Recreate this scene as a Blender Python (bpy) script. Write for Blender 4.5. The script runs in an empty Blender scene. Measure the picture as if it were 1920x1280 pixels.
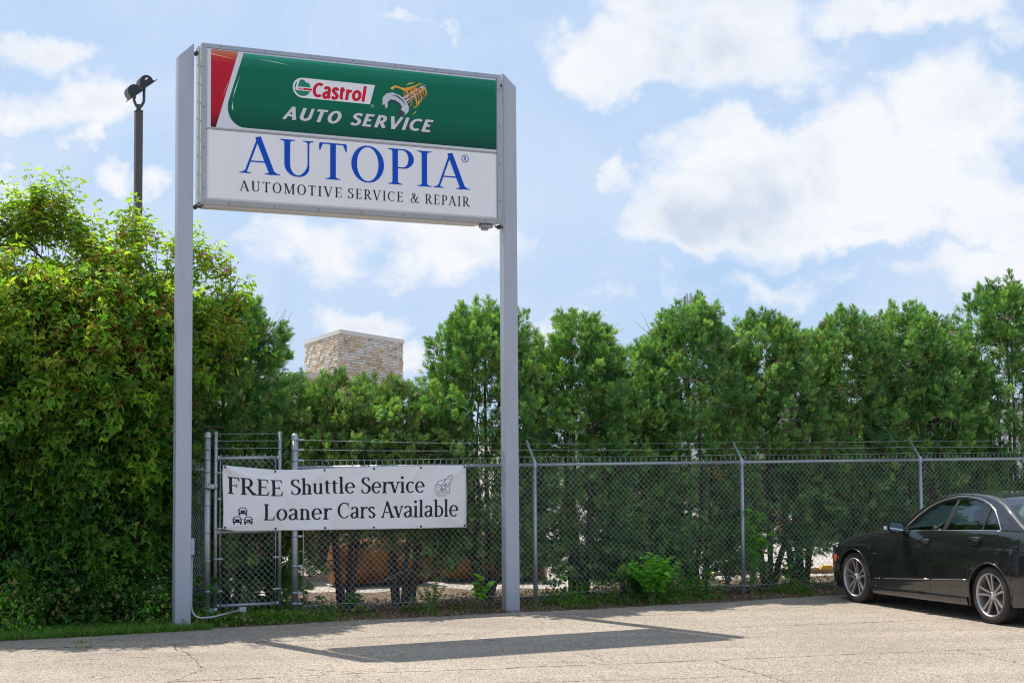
import bpy, math, random
import numpy as np
from mathutils import Vector, Matrix

SC = bpy.context.scene
SC.render.engine = 'CYCLES'
COL = SC.collection
rad = math.radians

# ---------------------------------------------------------------- camera
EYE = 2.06
cam_data = bpy.data.cameras.new("camera")
cam = bpy.data.objects.new("camera", cam_data)
COL.objects.link(cam)
cam_data.sensor_width = 36.0
cam_data.lens = 56.25
cam_data.clip_end = 3000
cam.matrix_world = Matrix.Translation((0, 0, EYE)) @ Matrix.Rotation(rad(90 + 3.719), 4, 'X') @ Matrix.Rotation(rad(-0.41), 4, 'Z')
SC.camera = cam

# ---------------------------------------------------------------- sun and sky
SUN_EL = 60.2
SUN_DIR = Vector((-0.637 * math.cos(rad(SUN_EL)), 0.771 * math.cos(rad(SUN_EL)), math.sin(rad(SUN_EL)))).normalized()
sd = bpy.data.lights.new("sun", 'SUN')
sd.energy = 4.6
sd.angle = rad(0.55)
sd.color = (1.0, 0.95, 0.87)
sun = bpy.data.objects.new("sun", sd)
COL.objects.link(sun)
sun.rotation_euler = SUN_DIR.to_track_quat('Z', 'Y').to_euler()

SC.view_settings.view_transform = 'Standard'
SC.view_settings.look = 'None'
SC.view_settings.gamma = 1.0
SC.view_settings.use_curve_mapping = False
SC.view_settings.exposure = 0.45
SC.cycles.filter_width = 1.1
SC.cycles.use_denoising = True
SC.cycles.denoising_prefilter = 'NONE'
SC.cycles.denoising_input_passes = 'RGB_ALBEDO_NORMAL'


def build_world():
    w = bpy.data.worlds.new("World")
    SC.world = w
    w.use_nodes = True
    nt = w.node_tree
    nt.nodes.clear()
    N = nt.nodes.new
    L = nt.links.new
    out = N('ShaderNodeOutputWorld')
    sky = N('ShaderNodeTexSky')
    sky.sky_type = 'NISHITA'
    sky.sun_disc = False
    sky.sun_elevation = rad(SUN_EL)
    sky.sun_rotation = math.atan2(SUN_DIR.x, SUN_DIR.y)
    sky.air_density = 1.0
    sky.dust_density = 1.6
    sky.ozone_density = 1.2
    bg = N('ShaderNodeBackground')
    bg.inputs['Strength'].default_value = 0.105
    L(bg.outputs[0], out.inputs['Surface'])
    tc = N('ShaderNodeTexCoord')

    def math_(op, a, b=None, c=None, clamp=False):
        n = N('ShaderNodeMath')
        n.operation = op
        n.use_clamp = clamp
        for i, x in enumerate((a, b, c)):
            if x is None:
                continue
            if isinstance(x, (int, float)):
                n.inputs[i].default_value = x
            else:
                L(x, n.inputs[i])
        return n.outputs[0]

    def noise(scale, detail, rough, off, dist=0.0, lac=2.0):
        m = N('ShaderNodeMapping')
        m.inputs['Location'].default_value = off
        m.inputs['Scale'].default_value = (1, 1, 1.5)
        L(tc.outputs['Generated'], m.inputs['Vector'])
        n = N('ShaderNodeTexNoise')
        n.inputs['Scale'].default_value = scale
        n.inputs['Detail'].default_value = detail
        n.inputs['Roughness'].default_value = rough
        n.inputs['Distortion'].default_value = dist
        L(m.outputs[0], n.inputs['Vector'])
        return n.outputs['Fac']

    # cloud banks: centre (tangent of azimuth, tangent of elevation), size, weight;
    # the direction is first shaken by noise so that the rims billow
    wn = N('ShaderNodeTexNoise')
    wn.inputs['Scale'].default_value = 11.0
    wn.inputs['Detail'].default_value = 8
    wn.inputs['Roughness'].default_value = .56
    L(tc.outputs['Generated'], wn.inputs['Vector'])
    ws = N('ShaderNodeVectorMath')
    ws.operation = 'SUBTRACT'
    L(wn.outputs['Color'], ws.inputs[0])
    ws.inputs[1].default_value = (.5, .5, .5)
    wm = N('ShaderNodeVectorMath')
    wm.operation = 'MULTIPLY_ADD'
    L(ws.outputs[0], wm.inputs[0])
    wm.inputs[1].default_value = (.15, .15, .12)
    L(tc.outputs['Generated'], wm.inputs[2])
    cov = None
    for (tx, tz, rx, rz, wt) in CLOUDS:
        d = Vector((tx, 1.0, tz)).normalized()
        sub = N('ShaderNodeVectorMath')
        sub.operation = 'SUBTRACT'
        L(wm.outputs[0], sub.inputs[0])
        sub.inputs[1].default_value = d
        sc = N('ShaderNodeVectorMath')
        sc.operation = 'MULTIPLY'
        L(sub.outputs[0], sc.inputs[0])
        sc.inputs[1].default_value = (1 / rx, 1 / rx, 1 / rz)
        ln = N('ShaderNodeVectorMath')
        ln.operation = 'LENGTH'
        L(sc.outputs[0], ln.inputs[0])
        m = math_('MULTIPLY_ADD', ln.outputs['Value'], -wt, wt)
        m = math_('MAXIMUM', m, -0.5)
        if cov is None:
            cov = m
        else:
            n = N('ShaderNodeMath')
            n.operation = 'SMOOTH_MAX'
            L(cov, n.inputs[0])
            L(m, n.inputs[1])
            n.inputs[2].default_value = .15
            cov = n.outputs[0]
    big = noise(2.4, 3, 0.5, (3.1, 1.7, 0.4))
    mid = noise(10.0, 11, 0.60, (5.2, 0.3, 2.2), 0.15)
    # away from the banks the same kind of cumulus goes on, placed by noise
    far = math_('MULTIPLY_ADD', big, 2.6, -1.42)
    sep = N('ShaderNodeSeparateXYZ')
    L(tc.outputs['Generated'], sep.inputs[0])
    # the banks rule inside a wide cone round the view, noise outside
    cone = N('ShaderNodeVectorMath')
    cone.operation = 'DISTANCE'
    L(tc.outputs['Generated'], cone.inputs[0])
    cone.inputs[1].default_value = Vector((0, 1, 0.13)).normalized()
    cm = math_('MULTIPLY_ADD', cone.outputs['Value'], 2.5, -1.1, clamp=True)
    mixc = N('ShaderNodeMix')
    L(cm, mixc.inputs['Factor'])
    L(cov, mixc.inputs['A'])
    L(far, mixc.inputs['B'])
    det = math_('MULTIPLY_ADD', mid, 1.9, -0.95)
    f = math_('ADD', mixc.outputs['Result'], det)
    alpha = N('ShaderNodeMapRange')
    alpha.interpolation_type = 'SMOOTHSTEP'
    L(f, alpha.inputs['Value'])
    alpha.inputs['From Min'].default_value = -0.06
    alpha.inputs['From Max'].default_value = 0.55
    thin = noise(5.0, 7, 0.62, (1.0, 9.0, 2.0), 0.6)
    veil = N('ShaderNodeMapRange')
    L(thin, veil.inputs['Value'])
    veil.inputs['From Min'].default_value = 0.36
    veil.inputs['From Max'].default_value = 0.74
    veil.inputs['To Max'].default_value = 0.50
    a2 = math_('MAXIMUM', alpha.outputs[0], veil.outputs[0])
    a2 = math_('MULTIPLY', a2, 0.97)
    # thick parts of a cloud are a soft blue grey, rims are white
    shd = noise(11.0, 6, 0.55, (0.2, 4.0, 1.1), 0.3)
    thick = N('ShaderNodeMapRange')
    thick.interpolation_type = 'SMOOTHSTEP'
    L(f, thick.inputs['Value'])
    thick.inputs['From Min'].default_value = 0.15
    thick.inputs['From Max'].default_value = 0.95
    sh2 = N('ShaderNodeMapRange')
    sh2.interpolation_type = 'SMOOTHSTEP'
    L(shd, sh2.inputs['Value'])
    sh2.inputs['From Min'].default_value = 0.38
    sh2.inputs['From Max'].default_value = 0.70
    dk = math_('MULTIPLY', thick.outputs[0], sh2.outputs[0])
    cc = N('ShaderNodeMix')
    cc.data_type = 'RGBA'
    L(dk, cc.inputs['Factor'])
    cc.inputs['A'].default_value = CLOUD_WHITE
    cc.inputs['B'].default_value = CLOUD_GREY
    # clear sky: the sky model, eased towards the pale haze of a humid day near the horizon
    pale = N('ShaderNodeMix')
    pale.data_type = 'RGBA'
    hz = N('ShaderNodeMapRange')
    L(sep.outputs['Z'], hz.inputs['Value'])
    hz.inputs['From Min'].default_value = 0.0
    hz.inputs['From Max'].default_value = 0.45
    hz.inputs['To Min'].default_value = SKY_MIX[0]
    hz.inputs['To Max'].default_value = SKY_MIX[1]
    L(hz.outputs[0], pale.inputs['Factor'])
    L(sky.outputs[0], pale.inputs['A'])
    pale.inputs['B'].default_value = SKY_PALE
    fin = N('ShaderNodeMix')
    fin.data_type = 'RGBA'
    L(a2, fin.inputs['Factor'])
    L(pale.outputs['Result'], fin.inputs['A'])
    L(cc.outputs['Result'], fin.inputs['B'])
    L(fin.outputs['Result'], bg.inputs['Color'])


CLOUD_WHITE = (6.6, 6.7, 6.95, 1)
CLOUD_GREY = (4.25, 4.9, 5.85, 1)
SKY_PALE = (3.3, 4.6, 6.55, 1)
SKY_MIX = (0.92, 0.85)
def _c(px, py, rx, ry, w=0.9):
    # bank centres written as directions: tangent of azimuth and elevation seen from the ground
    return ((px - 960) / 3000.0, (835 - py) / 3000.0, rx / 3000.0, ry / 3000.0, w)
CLOUDS = [
    _c(1180, 95, 190, 75), _c(1420, 90, 260, 120, 1.0), _c(1350, -20, 260, 110), _c(1750, 10, 230, 55, .8),
    _c(1430, 265, 190, 85, 1.0), _c(1600, 240, 170, 100), _c(1330, 405, 175, 75, 1.0), _c(1480, 350, 240, 130, 1.0), _c(1700, 360, 280, 130, 1.0),
    _c(1850, 250, 160, 150, 1.0), _c(1640, 455, 260, 45, .8), _c(1900, 470, 100, 60, .8),
    _c(100, 215, 145, 85), _c(40, 85, 115, 62, .9), _c(100, 290, 60, 50, .8), _c(620, 455, 200, 75, .75), _c(830, 480, 190, 75, .75), _c(520, 480, 90, 40, .6), _c(1030, 420, 85, 50, .8),
    _c(650, 615, 130, 60), _c(755, 118, 55, 12, .8), _c(200, 345, 80, 50, .8), _c(300, 345, 70, 50, .8),
    _c(800, 8, 85, 26, .7), _c(1130, 330, 60, 36, .7), _c(1120, 555, 110, 70, .8), _c(1060, 610, 90, 40, .7), _c(1560, 600, 90, 35, .5), _c(1850, 590, 90, 50, .6), _c(1480, 530, 200, 45, .6), _c(1780, 545, 150, 50, .55), _c(1260, 520, 90, 40, .5), _c(1370, 590, 60, 28, .8), _c(20, 345, 50, 40, .7), _c(760, 665, 110, 50, .8), _c(740, 640, 60, 20, .7),
]
build_world()

# ================================================================ helpers
THETA = 24.23                       # the sign and the fence stand parallel, turned this far from the view's right
rng = np.random.default_rng(7)
random.seed(11)


def mat(name, color=(.5, .5, .5), rough=.6, metal=0.0, spec=.5, coat=0.0):
    m = bpy.data.materials.new(name)
    m.use_nodes = True
    b = m.node_tree.nodes['Principled BSDF']
    b.inputs['Base Color'].default_value = (*color, 1)
    b.inputs['Roughness'].default_value = rough
    b.inputs['Metallic'].default_value = metal
    b.inputs['Specular IOR Level'].default_value = spec
    b.inputs['Coat Weight'].default_value = coat
    return m


class NT:
    """small helper to wire node materials"""
    def __init__(self, m):
        self.m = m
        self.t = m.node_tree
        self.b = self.t.nodes.get('Principled BSDF')
        self.tc = self.t.nodes.new('ShaderNodeTexCoord')

    def n(self, typ, **kw):
        x = self.t.nodes.new(typ)
        for k, v in kw.items():
            setattr(x, k, v)
        return x

    def l(self, a, b):
        self.t.links.new(a, b)

    def noise(self, scale, detail=4, rough=.55, vec=None, stretch=None, dist=0):
        src = vec or self.tc.outputs['Object']
        if stretch:
            mp = self.n('ShaderNodeMapping')
            mp.inputs['Scale'].default_value = stretch
            self.l(src, mp.inputs['Vector'])
            src = mp.outputs[0]
        x = self.n('ShaderNodeTexNoise')
        x.inputs['Scale'].default_value = scale
        x.inputs['Detail'].default_value = detail
        x.inputs['Roughness'].default_value = rough
        x.inputs['Distortion'].default_value = dist
        self.l(src, x.inputs['Vector'])
        return x.outputs['Fac']

    def ramp(self, fac, stops, interp='LINEAR'):
        r = self.n('ShaderNodeValToRGB')
        r.color_ramp.interpolation = interp
        while len(r.color_ramp.elements) < len(stops):
            r.color_ramp.elements.new(.5)
        for e, (p, c) in zip(r.color_ramp.elements, stops):
            e.position = p
            e.color = (*c, 1) if len(c) == 3 else c
        self.l(fac, r.inputs[0])
        return r.outputs[0]

    def mix(self, a, b, fac, blend='MIX'):
        x = self.n('ShaderNodeMix', data_type='RGBA', blend_type=blend)
        for s, v in (('A', a), ('B', b), ('Factor', fac)):
            if isinstance(v, (int, float)):
                x.inputs[s].default_value = v
            elif isinstance(v, tuple):
                x.inputs[s].default_value = (*v, 1) if len(v) == 3 else v
            else:
                self.l(v, x.inputs[s])
        return x.outputs['Result']

    def math(self, op, a, b=0.0, clamp=False):
        x = self.n('ShaderNodeMath', operation=op, use_clamp=clamp)
        for i, v in enumerate((a, b)):
            if isinstance(v, (int, float)):
                x.inputs[i].default_value = v
            else:
                self.l(v, x.inputs[i])
        return x.outputs[0]

    def bump(self, h, strength=.3, dist=.01):
        x = self.n('ShaderNodeBump')
        x.inputs['Strength'].default_value = strength
        x.inputs['Distance'].default_value = dist
        self.l(h, x.inputs['Height'])
        self.l(x.outputs[0], self.b.inputs['Normal'])


def link(o, parent=None):
    COL.objects.link(o)
    if parent is not None:
        o.parent = parent
    return o


def empty(name, loc=(0, 0, 0), rz=0.0):
    o = bpy.data.objects.new(name, None)
    o.empty_display_size = .2
    o.location = loc
    o.rotation_euler = (0, 0, rz)
    return link(o)


def tag(o, label=None, cat=None, group=None, kind=None):
    if label:
        o['label'] = label
    if cat:
        o['category'] = cat
    if group:
        o['group'] = group
    if kind:
        o['kind'] = kind
    return o


class MB:
    """collects simple shapes into one mesh"""
    def __init__(self):
        self.v, self.f, self.m, self.s = [], [], [], []

    def add(self, vs, fs, mi=0, smooth=False):
        o = len(self.v)
        self.v += [tuple(p) for p in vs]
        self.f += [tuple(i + o for i in q) for q in fs]
        self.m += [mi] * len(fs)
        self.s += [smooth] * len(fs)
        return self

    def box(self, lo, hi, mi=0, M=None, bev=0.0):
        x0, y0, z0 = lo
        x1, y1, z1 = hi
        if bev > 0:
            b = min(bev, (x1 - x0) * .45, (y1 - y0) * .45, (z1 - z0) * .45)
            P, idx = [], {}
            for i in (0, 1):
                for j in (0, 1):
                    for k in (0, 1):
                        c = (hi[0] if i else lo[0], hi[1] if j else lo[1], hi[2] if k else lo[2])
                        sg = (-1 if i else 1, -1 if j else 1, -1 if k else 1)
                        for a in range(3):
                            q = [c[n] + (0 if n == a else sg[n] * b) for n in range(3)]
                            idx[(i, j, k, a)] = len(P)
                            P.append(q)
            F = []
            for a in range(3):
                o1, o2 = [n for n in range(3) if n != a]
                for s in (0, 1):
                    loop = []
                    for (p, q) in ((0, 0), (1, 0), (1, 1), (0, 1)):
                        ijk = [0, 0, 0]
                        ijk[a], ijk[o1], ijk[o2] = s, p, q
                        loop.append(idx[(*ijk, a)])
                    F.append(loop)
            for a in range(3):                       # edges along axis a
                o1, o2 = [n for n in range(3) if n != a]
                for p in (0, 1):
                    for q in (0, 1):
                        A = [0, 0, 0]
                        A[o1], A[o2] = p, q
                        B = list(A)
                        B[a] = 1
                        F.append([idx[(*A, o1)], idx[(*B, o1)], idx[(*B, o2)], idx[(*A, o2)]])
            for i in (0, 1):
                for j in (0, 1):
                    for k in (0, 1):
                        F.append([idx[(i, j, k, 0)], idx[(i, j, k, 1)], idx[(i, j, k, 2)]])
        else:
            P = [(x0, y0, z0), (x1, y0, z0), (x1, y1, z0), (x0, y1, z0), (x0, y0, z1), (x1, y0, z1), (x1, y1, z1), (x0, y1, z1)]
            F = [(0, 3, 2, 1), (4, 5, 6, 7), (0, 1, 5, 4), (1, 2, 6, 5), (2, 3, 7, 6), (3, 0, 4, 7)]
        if M is not None:
            P = [tuple(M @ Vector(p)) for p in P]
        return self.add(P, F, mi)

    def tube(self, pts, r, n=8, mi=0, caps=True, closed=False, smooth=True):
        pts = [Vector(p) for p in pts]
        k = len(pts)
        rr = r if hasattr(r, '__len__') else [r] * k
        P = []
        prev = None
        for i, p in enumerate(pts):
            if closed:
                t = (pts[(i + 1) % k] - pts[i - 1])
            else:
                t = (pts[min(i + 1, k - 1)] - pts[max(i - 1, 0)])
            t = t.normalized() if t.length > 1e-9 else Vector((0, 0, 1))
            if prev is None:
                a = Vector((0, 0, 1)) if abs(t.z) < .9 else Vector((1, 0, 0))
                u = t.cross(a).normalized()
            else:
                u = (prev - t * prev.dot(t))
                u = u.normalized() if u.length > 1e-6 else t.orthogonal().normalized()
            prev = u
            w = t.cross(u)
            for j in range(n):
                a = 2 * math.pi * j / n
                P.append(p + (u * math.cos(a) + w * math.sin(a)) * rr[i])
        F = []
        kk = k if closed else k - 1
        for i in range(kk):
            a, b = i * n, ((i + 1) % k) * n
            for j in range(n):
                F.append((a + j, a + (j + 1) % n, b + (j + 1) % n, b + j))
        self.add(P, F, mi, smooth)
        if caps and not closed:
            o = len(self.v) - len(P)
            self.f.append(tuple(o + j for j in range(n))[::-1])
            self.f.append(tuple(o + (k - 1) * n + j for j in range(n)))
            self.m += [mi, mi]
            self.s += [False, False]
        return self

    def cyl(self, a, b, r, n=12, mi=0, r2=None):
        return self.tube([a, b], [r, r if r2 is None else r2], n, mi)

    def lathe(self, prof, o=(0, 0, 0), n=24, axis='z', mi=0, smooth=True, closed=False):
        """prof: list of (radius, height)"""
        P = []
        for (r, h) in prof:
            for j in range(n):
                a = 2 * math.pi * j / n
                c, s = r * math.cos(a), r * math.sin(a)
                p = {'z': (c, s, h), 'y': (c, h, s), 'x': (h, c, s)}[axis]
                P.append((p[0] + o[0], p[1] + o[1], p[2] + o[2]))
        F = []
        k = len(prof)
        for i in range(k if closed else k - 1):
            a, b = i * n, ((i + 1) % k) * n
            for j in range(n):
                F.append((a + j, a + (j + 1) % n, b + (j + 1) % n, b + j))
        return self.add(P, F, mi, smooth)

    def prism(self, poly, a, b, axis='y', mi=0):
        """poly of 2-D points pushed from a to b along an axis"""
        P = []
        for h in (a, b):
            for (p, q) in poly:
                P.append({'y': (p, h, q), 'z': (p, q, h), 'x': (h, p, q)}[axis])
        k = len(poly)
        F = [tuple(range(k)), tuple(range(2 * k - 1, k - 1, -1))]
        for i in range(k):
            j = (i + 1) % k
            F.append((i, i + k, j + k, j))
        return self.add(P, F, mi)

    def build(self, name, mats, parent=None, smooth=None, label=None, merge=False):
        me = bpy.data.meshes.new(name)
        me.from_pydata(self.v, [], self.f)
        for m_ in (mats if isinstance(mats, (list, tuple)) else [mats]):
            me.materials.append(m_)
        me.polygons.foreach_set('material_index', self.m)
        sm = self.s if smooth is None else [smooth] * len(self.f)
        me.polygons.foreach_set('use_smooth', sm)
        me.validate()
        me.update()
        o = bpy.data.objects.new(name, me)
        link(o, parent)
        if label:
            o['label'] = label
        return o


def np_mesh(name, V, F, mats, parent=None, colors=None, smooth=False):
    """V (n,3), F (m,k) all faces of the same size"""
    me = bpy.data.meshes.new(name)
    V = np.ascontiguousarray(V, dtype=np.float32)
    F = np.ascontiguousarray(F, dtype=np.int32)
    me.vertices.add(len(V))
    me.vertices.foreach_set('co', V.ravel())
    m, k = F.shape
    me.loops.add(m * k)
    me.loops.foreach_set('vertex_index', F.ravel())
    me.polygons.add(m)
    me.polygons.foreach_set('loop_start', np.arange(0, m * k, k, dtype=np.int32))
    me.polygons.foreach_set('loop_total', np.full(m, k, dtype=np.int32))
    me.polygons.foreach_set('use_smooth', np.full(m, smooth, dtype=bool))
    me.materials.append(mats)
    if colors is not None:
        at = me.color_attributes.new('tint', 'FLOAT_COLOR', 'POINT')
        c = np.ones((len(V), 4), dtype=np.float32)
        c[:, :3] = colors
        at.data.foreach_set('color', c.ravel())
    me.update(calc_edges=True)
    o = bpy.data.objects.new(name, me)
    link(o, parent)
    return o


def unit(a):
    return a / np.maximum(np.linalg.norm(a, axis=-1, keepdims=True), 1e-9)


def scatter(templates, pos, fwd, nrm, scale, col):
    """copies of small templates (verts (k,3): x across, y forward, z normal; faces tri) as arrays"""
    Vs, Fs, Cs = [], [], []
    off = 0
    pick = rng.integers(0, len(templates), len(pos))
    f = unit(fwd)
    x = unit(np.cross(f, nrm))
    z = np.cross(x, f)
    for ti, (tv, tf, tc) in enumerate(templates):
        s = np.where(pick == ti)[0]
        if not len(s):
            continue
        k = len(tv)
        P = (pos[s, None, :] + scale[s, None, None] * (tv[None, :, 0:1] * x[s, None, :] + tv[None, :, 1:2] * f[s, None, :] + tv[None, :, 2:3] * z[s, None, :]))
        Vs.append(P.reshape(-1, 3))
        F = tf[None, :, :] + (np.arange(len(s)) * k)[:, None, None] + off
        Fs.append(F.reshape(-1, 3))
        Cs.append((col[s, None, :] * tc[None, :, None]).reshape(-1, 3))
        off += len(s) * k
    return np.concatenate(Vs), np.concatenate(Fs), np.concatenate(Cs)


def lerp_table(tab, x):
    xs = [t[0] for t in tab]
    return float(np.interp(x, xs, [t[1] for t in tab]))


def fence_pt(u, d=0.0, z=0.0, o=(-2.658, 19.555)):
    """world point: u metres along the fence line, d metres behind it"""
    c, s = math.cos(rad(THETA)), math.sin(rad(THETA))
    return (o[0] + c * u - s * d, o[1] + s * u + c * d, z)

# ================================================================ materials
def leaf_mat(name, trans=.38, rough=.48, tcol=(1.25, 1.35, .55), spec=.35):
    m = mat(name, rough=rough, spec=spec)
    k = NT(m)
    at = k.n('ShaderNodeAttribute', attribute_name='tint')
    k.l(at.outputs['Color'], k.b.inputs['Base Color'])
    tr = k.n('ShaderNodeBsdfTranslucent')
    tm = k.mix(at.outputs['Color'], tcol, 1.0, 'MULTIPLY')
    k.l(tm, tr.inputs['Color'])
    ms = k.n('ShaderNodeMixShader')
    ms.inputs[0].default_value = trans
    k.l(k.b.outputs[0], ms.inputs[1])
    k.l(tr.outputs[0], ms.inputs[2])
    k.l(ms.outputs[0], k.t.nodes['Material Output'].inputs['Surface'])
    return m


M_MAPLE = leaf_mat('maple_leaf', .56, .42)
M_CEDAR = leaf_mat('cedar_frond', .32, .5, (1.2, 1.3, .6))
M_WEED = leaf_mat('weed_leaf', .42, .5)
M_LITTER = leaf_mat('leaf_litter', .1, .8, (1, 1, 1))


def bark(name, c1, c2):
    m = mat(name, rough=.9)
    k = NT(m)
    n1 = k.noise(28, 6, .6, stretch=(1, 1, .18))
    k.l(k.ramp(n1, [(.3, c1), (.7, c2)]), k.b.inputs['Base Color'])
    k.bump(n1, .6, .01)
    return m


M_BARK = bark('bark', (.045, .036, .030), (.14, .115, .095))
M_TWIG = bark('twig', (.28, .22, .16), (.50, .41, .31))
M_DEAD = bark('dead_twig', (.16, .09, .05), (.30, .19, .11))


def galv():
    m = mat('galvanised_steel', (.42, .44, .47), .42, .75)
    k = NT(m)
    n1 = k.noise(35, 5, .6)
    n2 = k.noise(4, 5, .6)
    c = k.ramp(n1, [(.3, (.33, .35, .38)), (.7, (.50, .52, .55))])
    c = k.mix(c, (.30, .27, .24), k.math('MULTIPLY', k.ramp(n2, [(.55, (0, 0, 0)), (.8, (1, 1, 1))]), .35))
    k.l(c, k.b.inputs['Base Color'])
    k.l(k.ramp(n1, [(.2, (.34,) * 3), (.8, (.56,) * 3)]), k.b.inputs['Roughness'])
    return m


M_GALV = galv()
M_WIRE = mat('galvanised_wire', (.55, .56, .58), .45, .3)
M_WIRE_DK = mat('dull_wire', (.16, .16, .17), .55, .4)


def sign_paint(name, c, dirt=.25, rough=.45):
    m = mat(name, c, rough)
    k = NT(m)
    n1 = k.noise(3, 7, .6, stretch=(1.5, 1.5, .35))
    n2 = k.noise(60, 3, .5)
    d = k.ramp(n1, [(.48, (0, 0, 0)), (.75, (1, 1, 1))])
    c1 = k.mix(c, tuple(x * .72 for x in c), k.math('MULTIPLY', d, dirt))
    c1 = k.mix(c1, tuple(x * .88 for x in c), k.math('MULTIPLY', n2, dirt))
    # splashed dust near the ground
    sp = k.n('ShaderNodeSeparateXYZ')
    k.l(k.tc.outputs['Object'], sp.inputs[0])
    g = k.n('ShaderNodeMapRange')
    k.l(sp.outputs['Z'], g.inputs['Value'])
    g.inputs['From Min'].default_value = .35
    g.inputs['From Max'].default_value = 0.0
    c1 = k.mix(c1, (.36, .33, .29), k.math('MULTIPLY', k.math('MULTIPLY', g.outputs[0], n1), .55))
    k.l(c1, k.b.inputs['Base Color'])
    k.bump(n2, .08, .002)
    return m


M_POST = sign_paint('grey_blue_post_paint', (.415, .44, .51), .45)
M_CAB = sign_paint('cabinet_aluminium', (.36, .385, .43), .3, .4)
M_CABSIDE = sign_paint('cabinet_end_white', (.62, .62, .62), .3, .45)
M_RIM = sign_paint('sign_face_rim', (.66, .68, .74), .12, .3)
M_FACE = sign_paint('sign_face_white', (.80, .80, .82), .12, .28)
M_SEAMG = mat('divider_grey', (.46, .45, .46), .4)
M_BLUE = mat('lettering_blue', (.0, .07, .50), .45, 0, .2)
M_INK = mat('lettering_black', (.018, .019, .028), .5, 0, .25)
M_SILV = mat('lettering_silver', (.62, .62, .66), .35)
M_SILVD = mat('lettering_edge', (.012, .05, .035), .5)
M_RED = mat('lettering_red', (.60, .008, .03), .45, 0, .2)
M_WHITEP = mat('print_white', (.78, .77, .80), .35)
M_GREENP = mat('print_green', (.0, .20, .105), .3)
M_DKMET = mat('bolt_dark', (.06, .06, .065), .5, .6)


def graded(name, stops, lo, hi, spec=.2):
    """print with a colour run from the lower to the upper edge of the panel"""
    m = mat(name, rough=.35, spec=spec)
    k = NT(m)
    sp = k.n('ShaderNodeSeparateXYZ')
    k.l(k.tc.outputs['Object'], sp.inputs[0])
    g = k.n('ShaderNodeMapRange')
    k.l(sp.outputs['Z'], g.inputs['Value'])
    g.inputs['From Min'].default_value = lo
    g.inputs['From Max'].default_value = hi
    k.l(k.ramp(g.outputs[0], stops), k.b.inputs['Base Color'])
    return m


M_GREENBAND = graded('print_green_band', [(0, (.002, .055, .035)), (.10, (.0, .085, .05)), (.35, (.0, .13, .068)), (.8, (.0, .145, .078)), (.93, (.01, .20, .125)), (1, (.05, .36, .24))], 5.77, 6.70)
M_REDBAND = graded('print_red_band', [(0, (.08, .002, .006)), (.10, (.22, .004, .014)), (.2, (.42, .006, .025)), (.82, (.50, .01, .03)), (.9, (.55, .04, .03)), (1, (.55, .24, .15))], 5.79, 6.72)
M_SHINE = mat('print_highlight', (.55, .80, .66), .3)
M_SHINER = mat('print_highlight_red', (.85, .42, .36), .3)


def asphalt():
    m = mat('asphalt', rough=.88, spec=.3)
    k = NT(m)
    big = k.noise(.45, 6, .6)
    streak = k.noise(1.2, 6, .6, stretch=(.35, 1.6, 1))
    vor = k.n('ShaderNodeTexVoronoi')
    vor.inputs['Scale'].default_value = 105
    k.l(k.tc.outputs['Object'], vor.inputs['Vector'])
    stone = k.n('ShaderNodeSeparateColor')
    k.l(vor.outputs['Color'], stone.inputs[0])
    st = k.ramp(stone.outputs[0], [(.0, (.08, .07, .06)), (.14, (.19, .165, .14)), (.45, (.385, .318, .252)), (.75, (.455, .380, .305)), (.93, (.53, .46, .385)), (1, (.62, .57, .50))])
    fine = k.noise(240, 3, .7)
    c = k.mix(st, k.ramp(fine, [(.3, (.72,) * 3), (.7, (1.15,) * 3)]), 1.0, 'MULTIPLY')
    c = k.mix(c, k.ramp(big, [(.3, (.86, .84, .82)), (.7, (1.10, 1.09, 1.07))]), 1.0, 'MULTIPLY')
    c = k.mix(c, k.ramp(streak, [(.35, (.88, .88, .89)), (.65, (1.06, 1.05, 1.03))]), 1.0, 'MULTIPLY')
    # patch of darker, more worn binder and oil stains
    stain = k.ramp(k.noise(1.1, 6, .68, dist=.8), [(.56, (0, 0, 0)), (.75, (1, 1, 1))])
    c = k.mix(c, (.17, .15, .13), k.math('MULTIPLY', stain, .40))
    pits = k.n('ShaderNodeTexVoronoi')
    pits.inputs['Scale'].default_value = 9
    k.l(k.tc.outputs['Object'], pits.inputs['Vector'])
    c = k.mix(c, (.03, .026, .022), k.ramp(pits.outputs['Distance'], [(.035, (.9, .9, .9)), (.07, (0, 0, 0))]))
    # hair cracks
    hc = k.n('ShaderNodeTexVoronoi', feature='DISTANCE_TO_EDGE')
    hc.inputs['Scale'].default_value = .55
    wv_ = k.n('ShaderNodeVectorMath', operation='MULTIPLY_ADD')
    nz_ = k.n('ShaderNodeTexNoise')
    nz_.inputs['Scale'].default_value = 2.5
    nz_.inputs['Detail'].default_value = 8
    k.l(k.tc.outputs['Object'], nz_.inputs['Vector'])
    k.l(nz_.outputs['Color'], wv_.inputs[0])
    wv_.inputs[1].default_value = (.9, .9, .9)
    k.l(k.tc.outputs['Object'], wv_.inputs[2])
    k.l(wv_.outputs[0], hc.inputs['Vector'])
    hk = k.ramp(hc.outputs['Distance'], [(.002, (1, 1, 1)), (.006, (0, 0, 0))])
    c = k.mix(c, (.10, .085, .07), k.math('MULTIPLY', hk, k.ramp(k.noise(.9, 4), [(.45, (0, 0, 0)), (.55, (.75, .75, .75))])))
    k.l(c, k.b.inputs['Base Color'])
    h = k.math('ADD', k.math('MULTIPLY', vor.outputs['Distance'], -1.0), k.math('MULTIPLY', fine, .5))
    k.bump(h, .65, .006)
    return m


M_ASPH = asphalt()
M_CRACK = mat('crack_filler_dark', (.085, .075, .065), .95)


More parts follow.
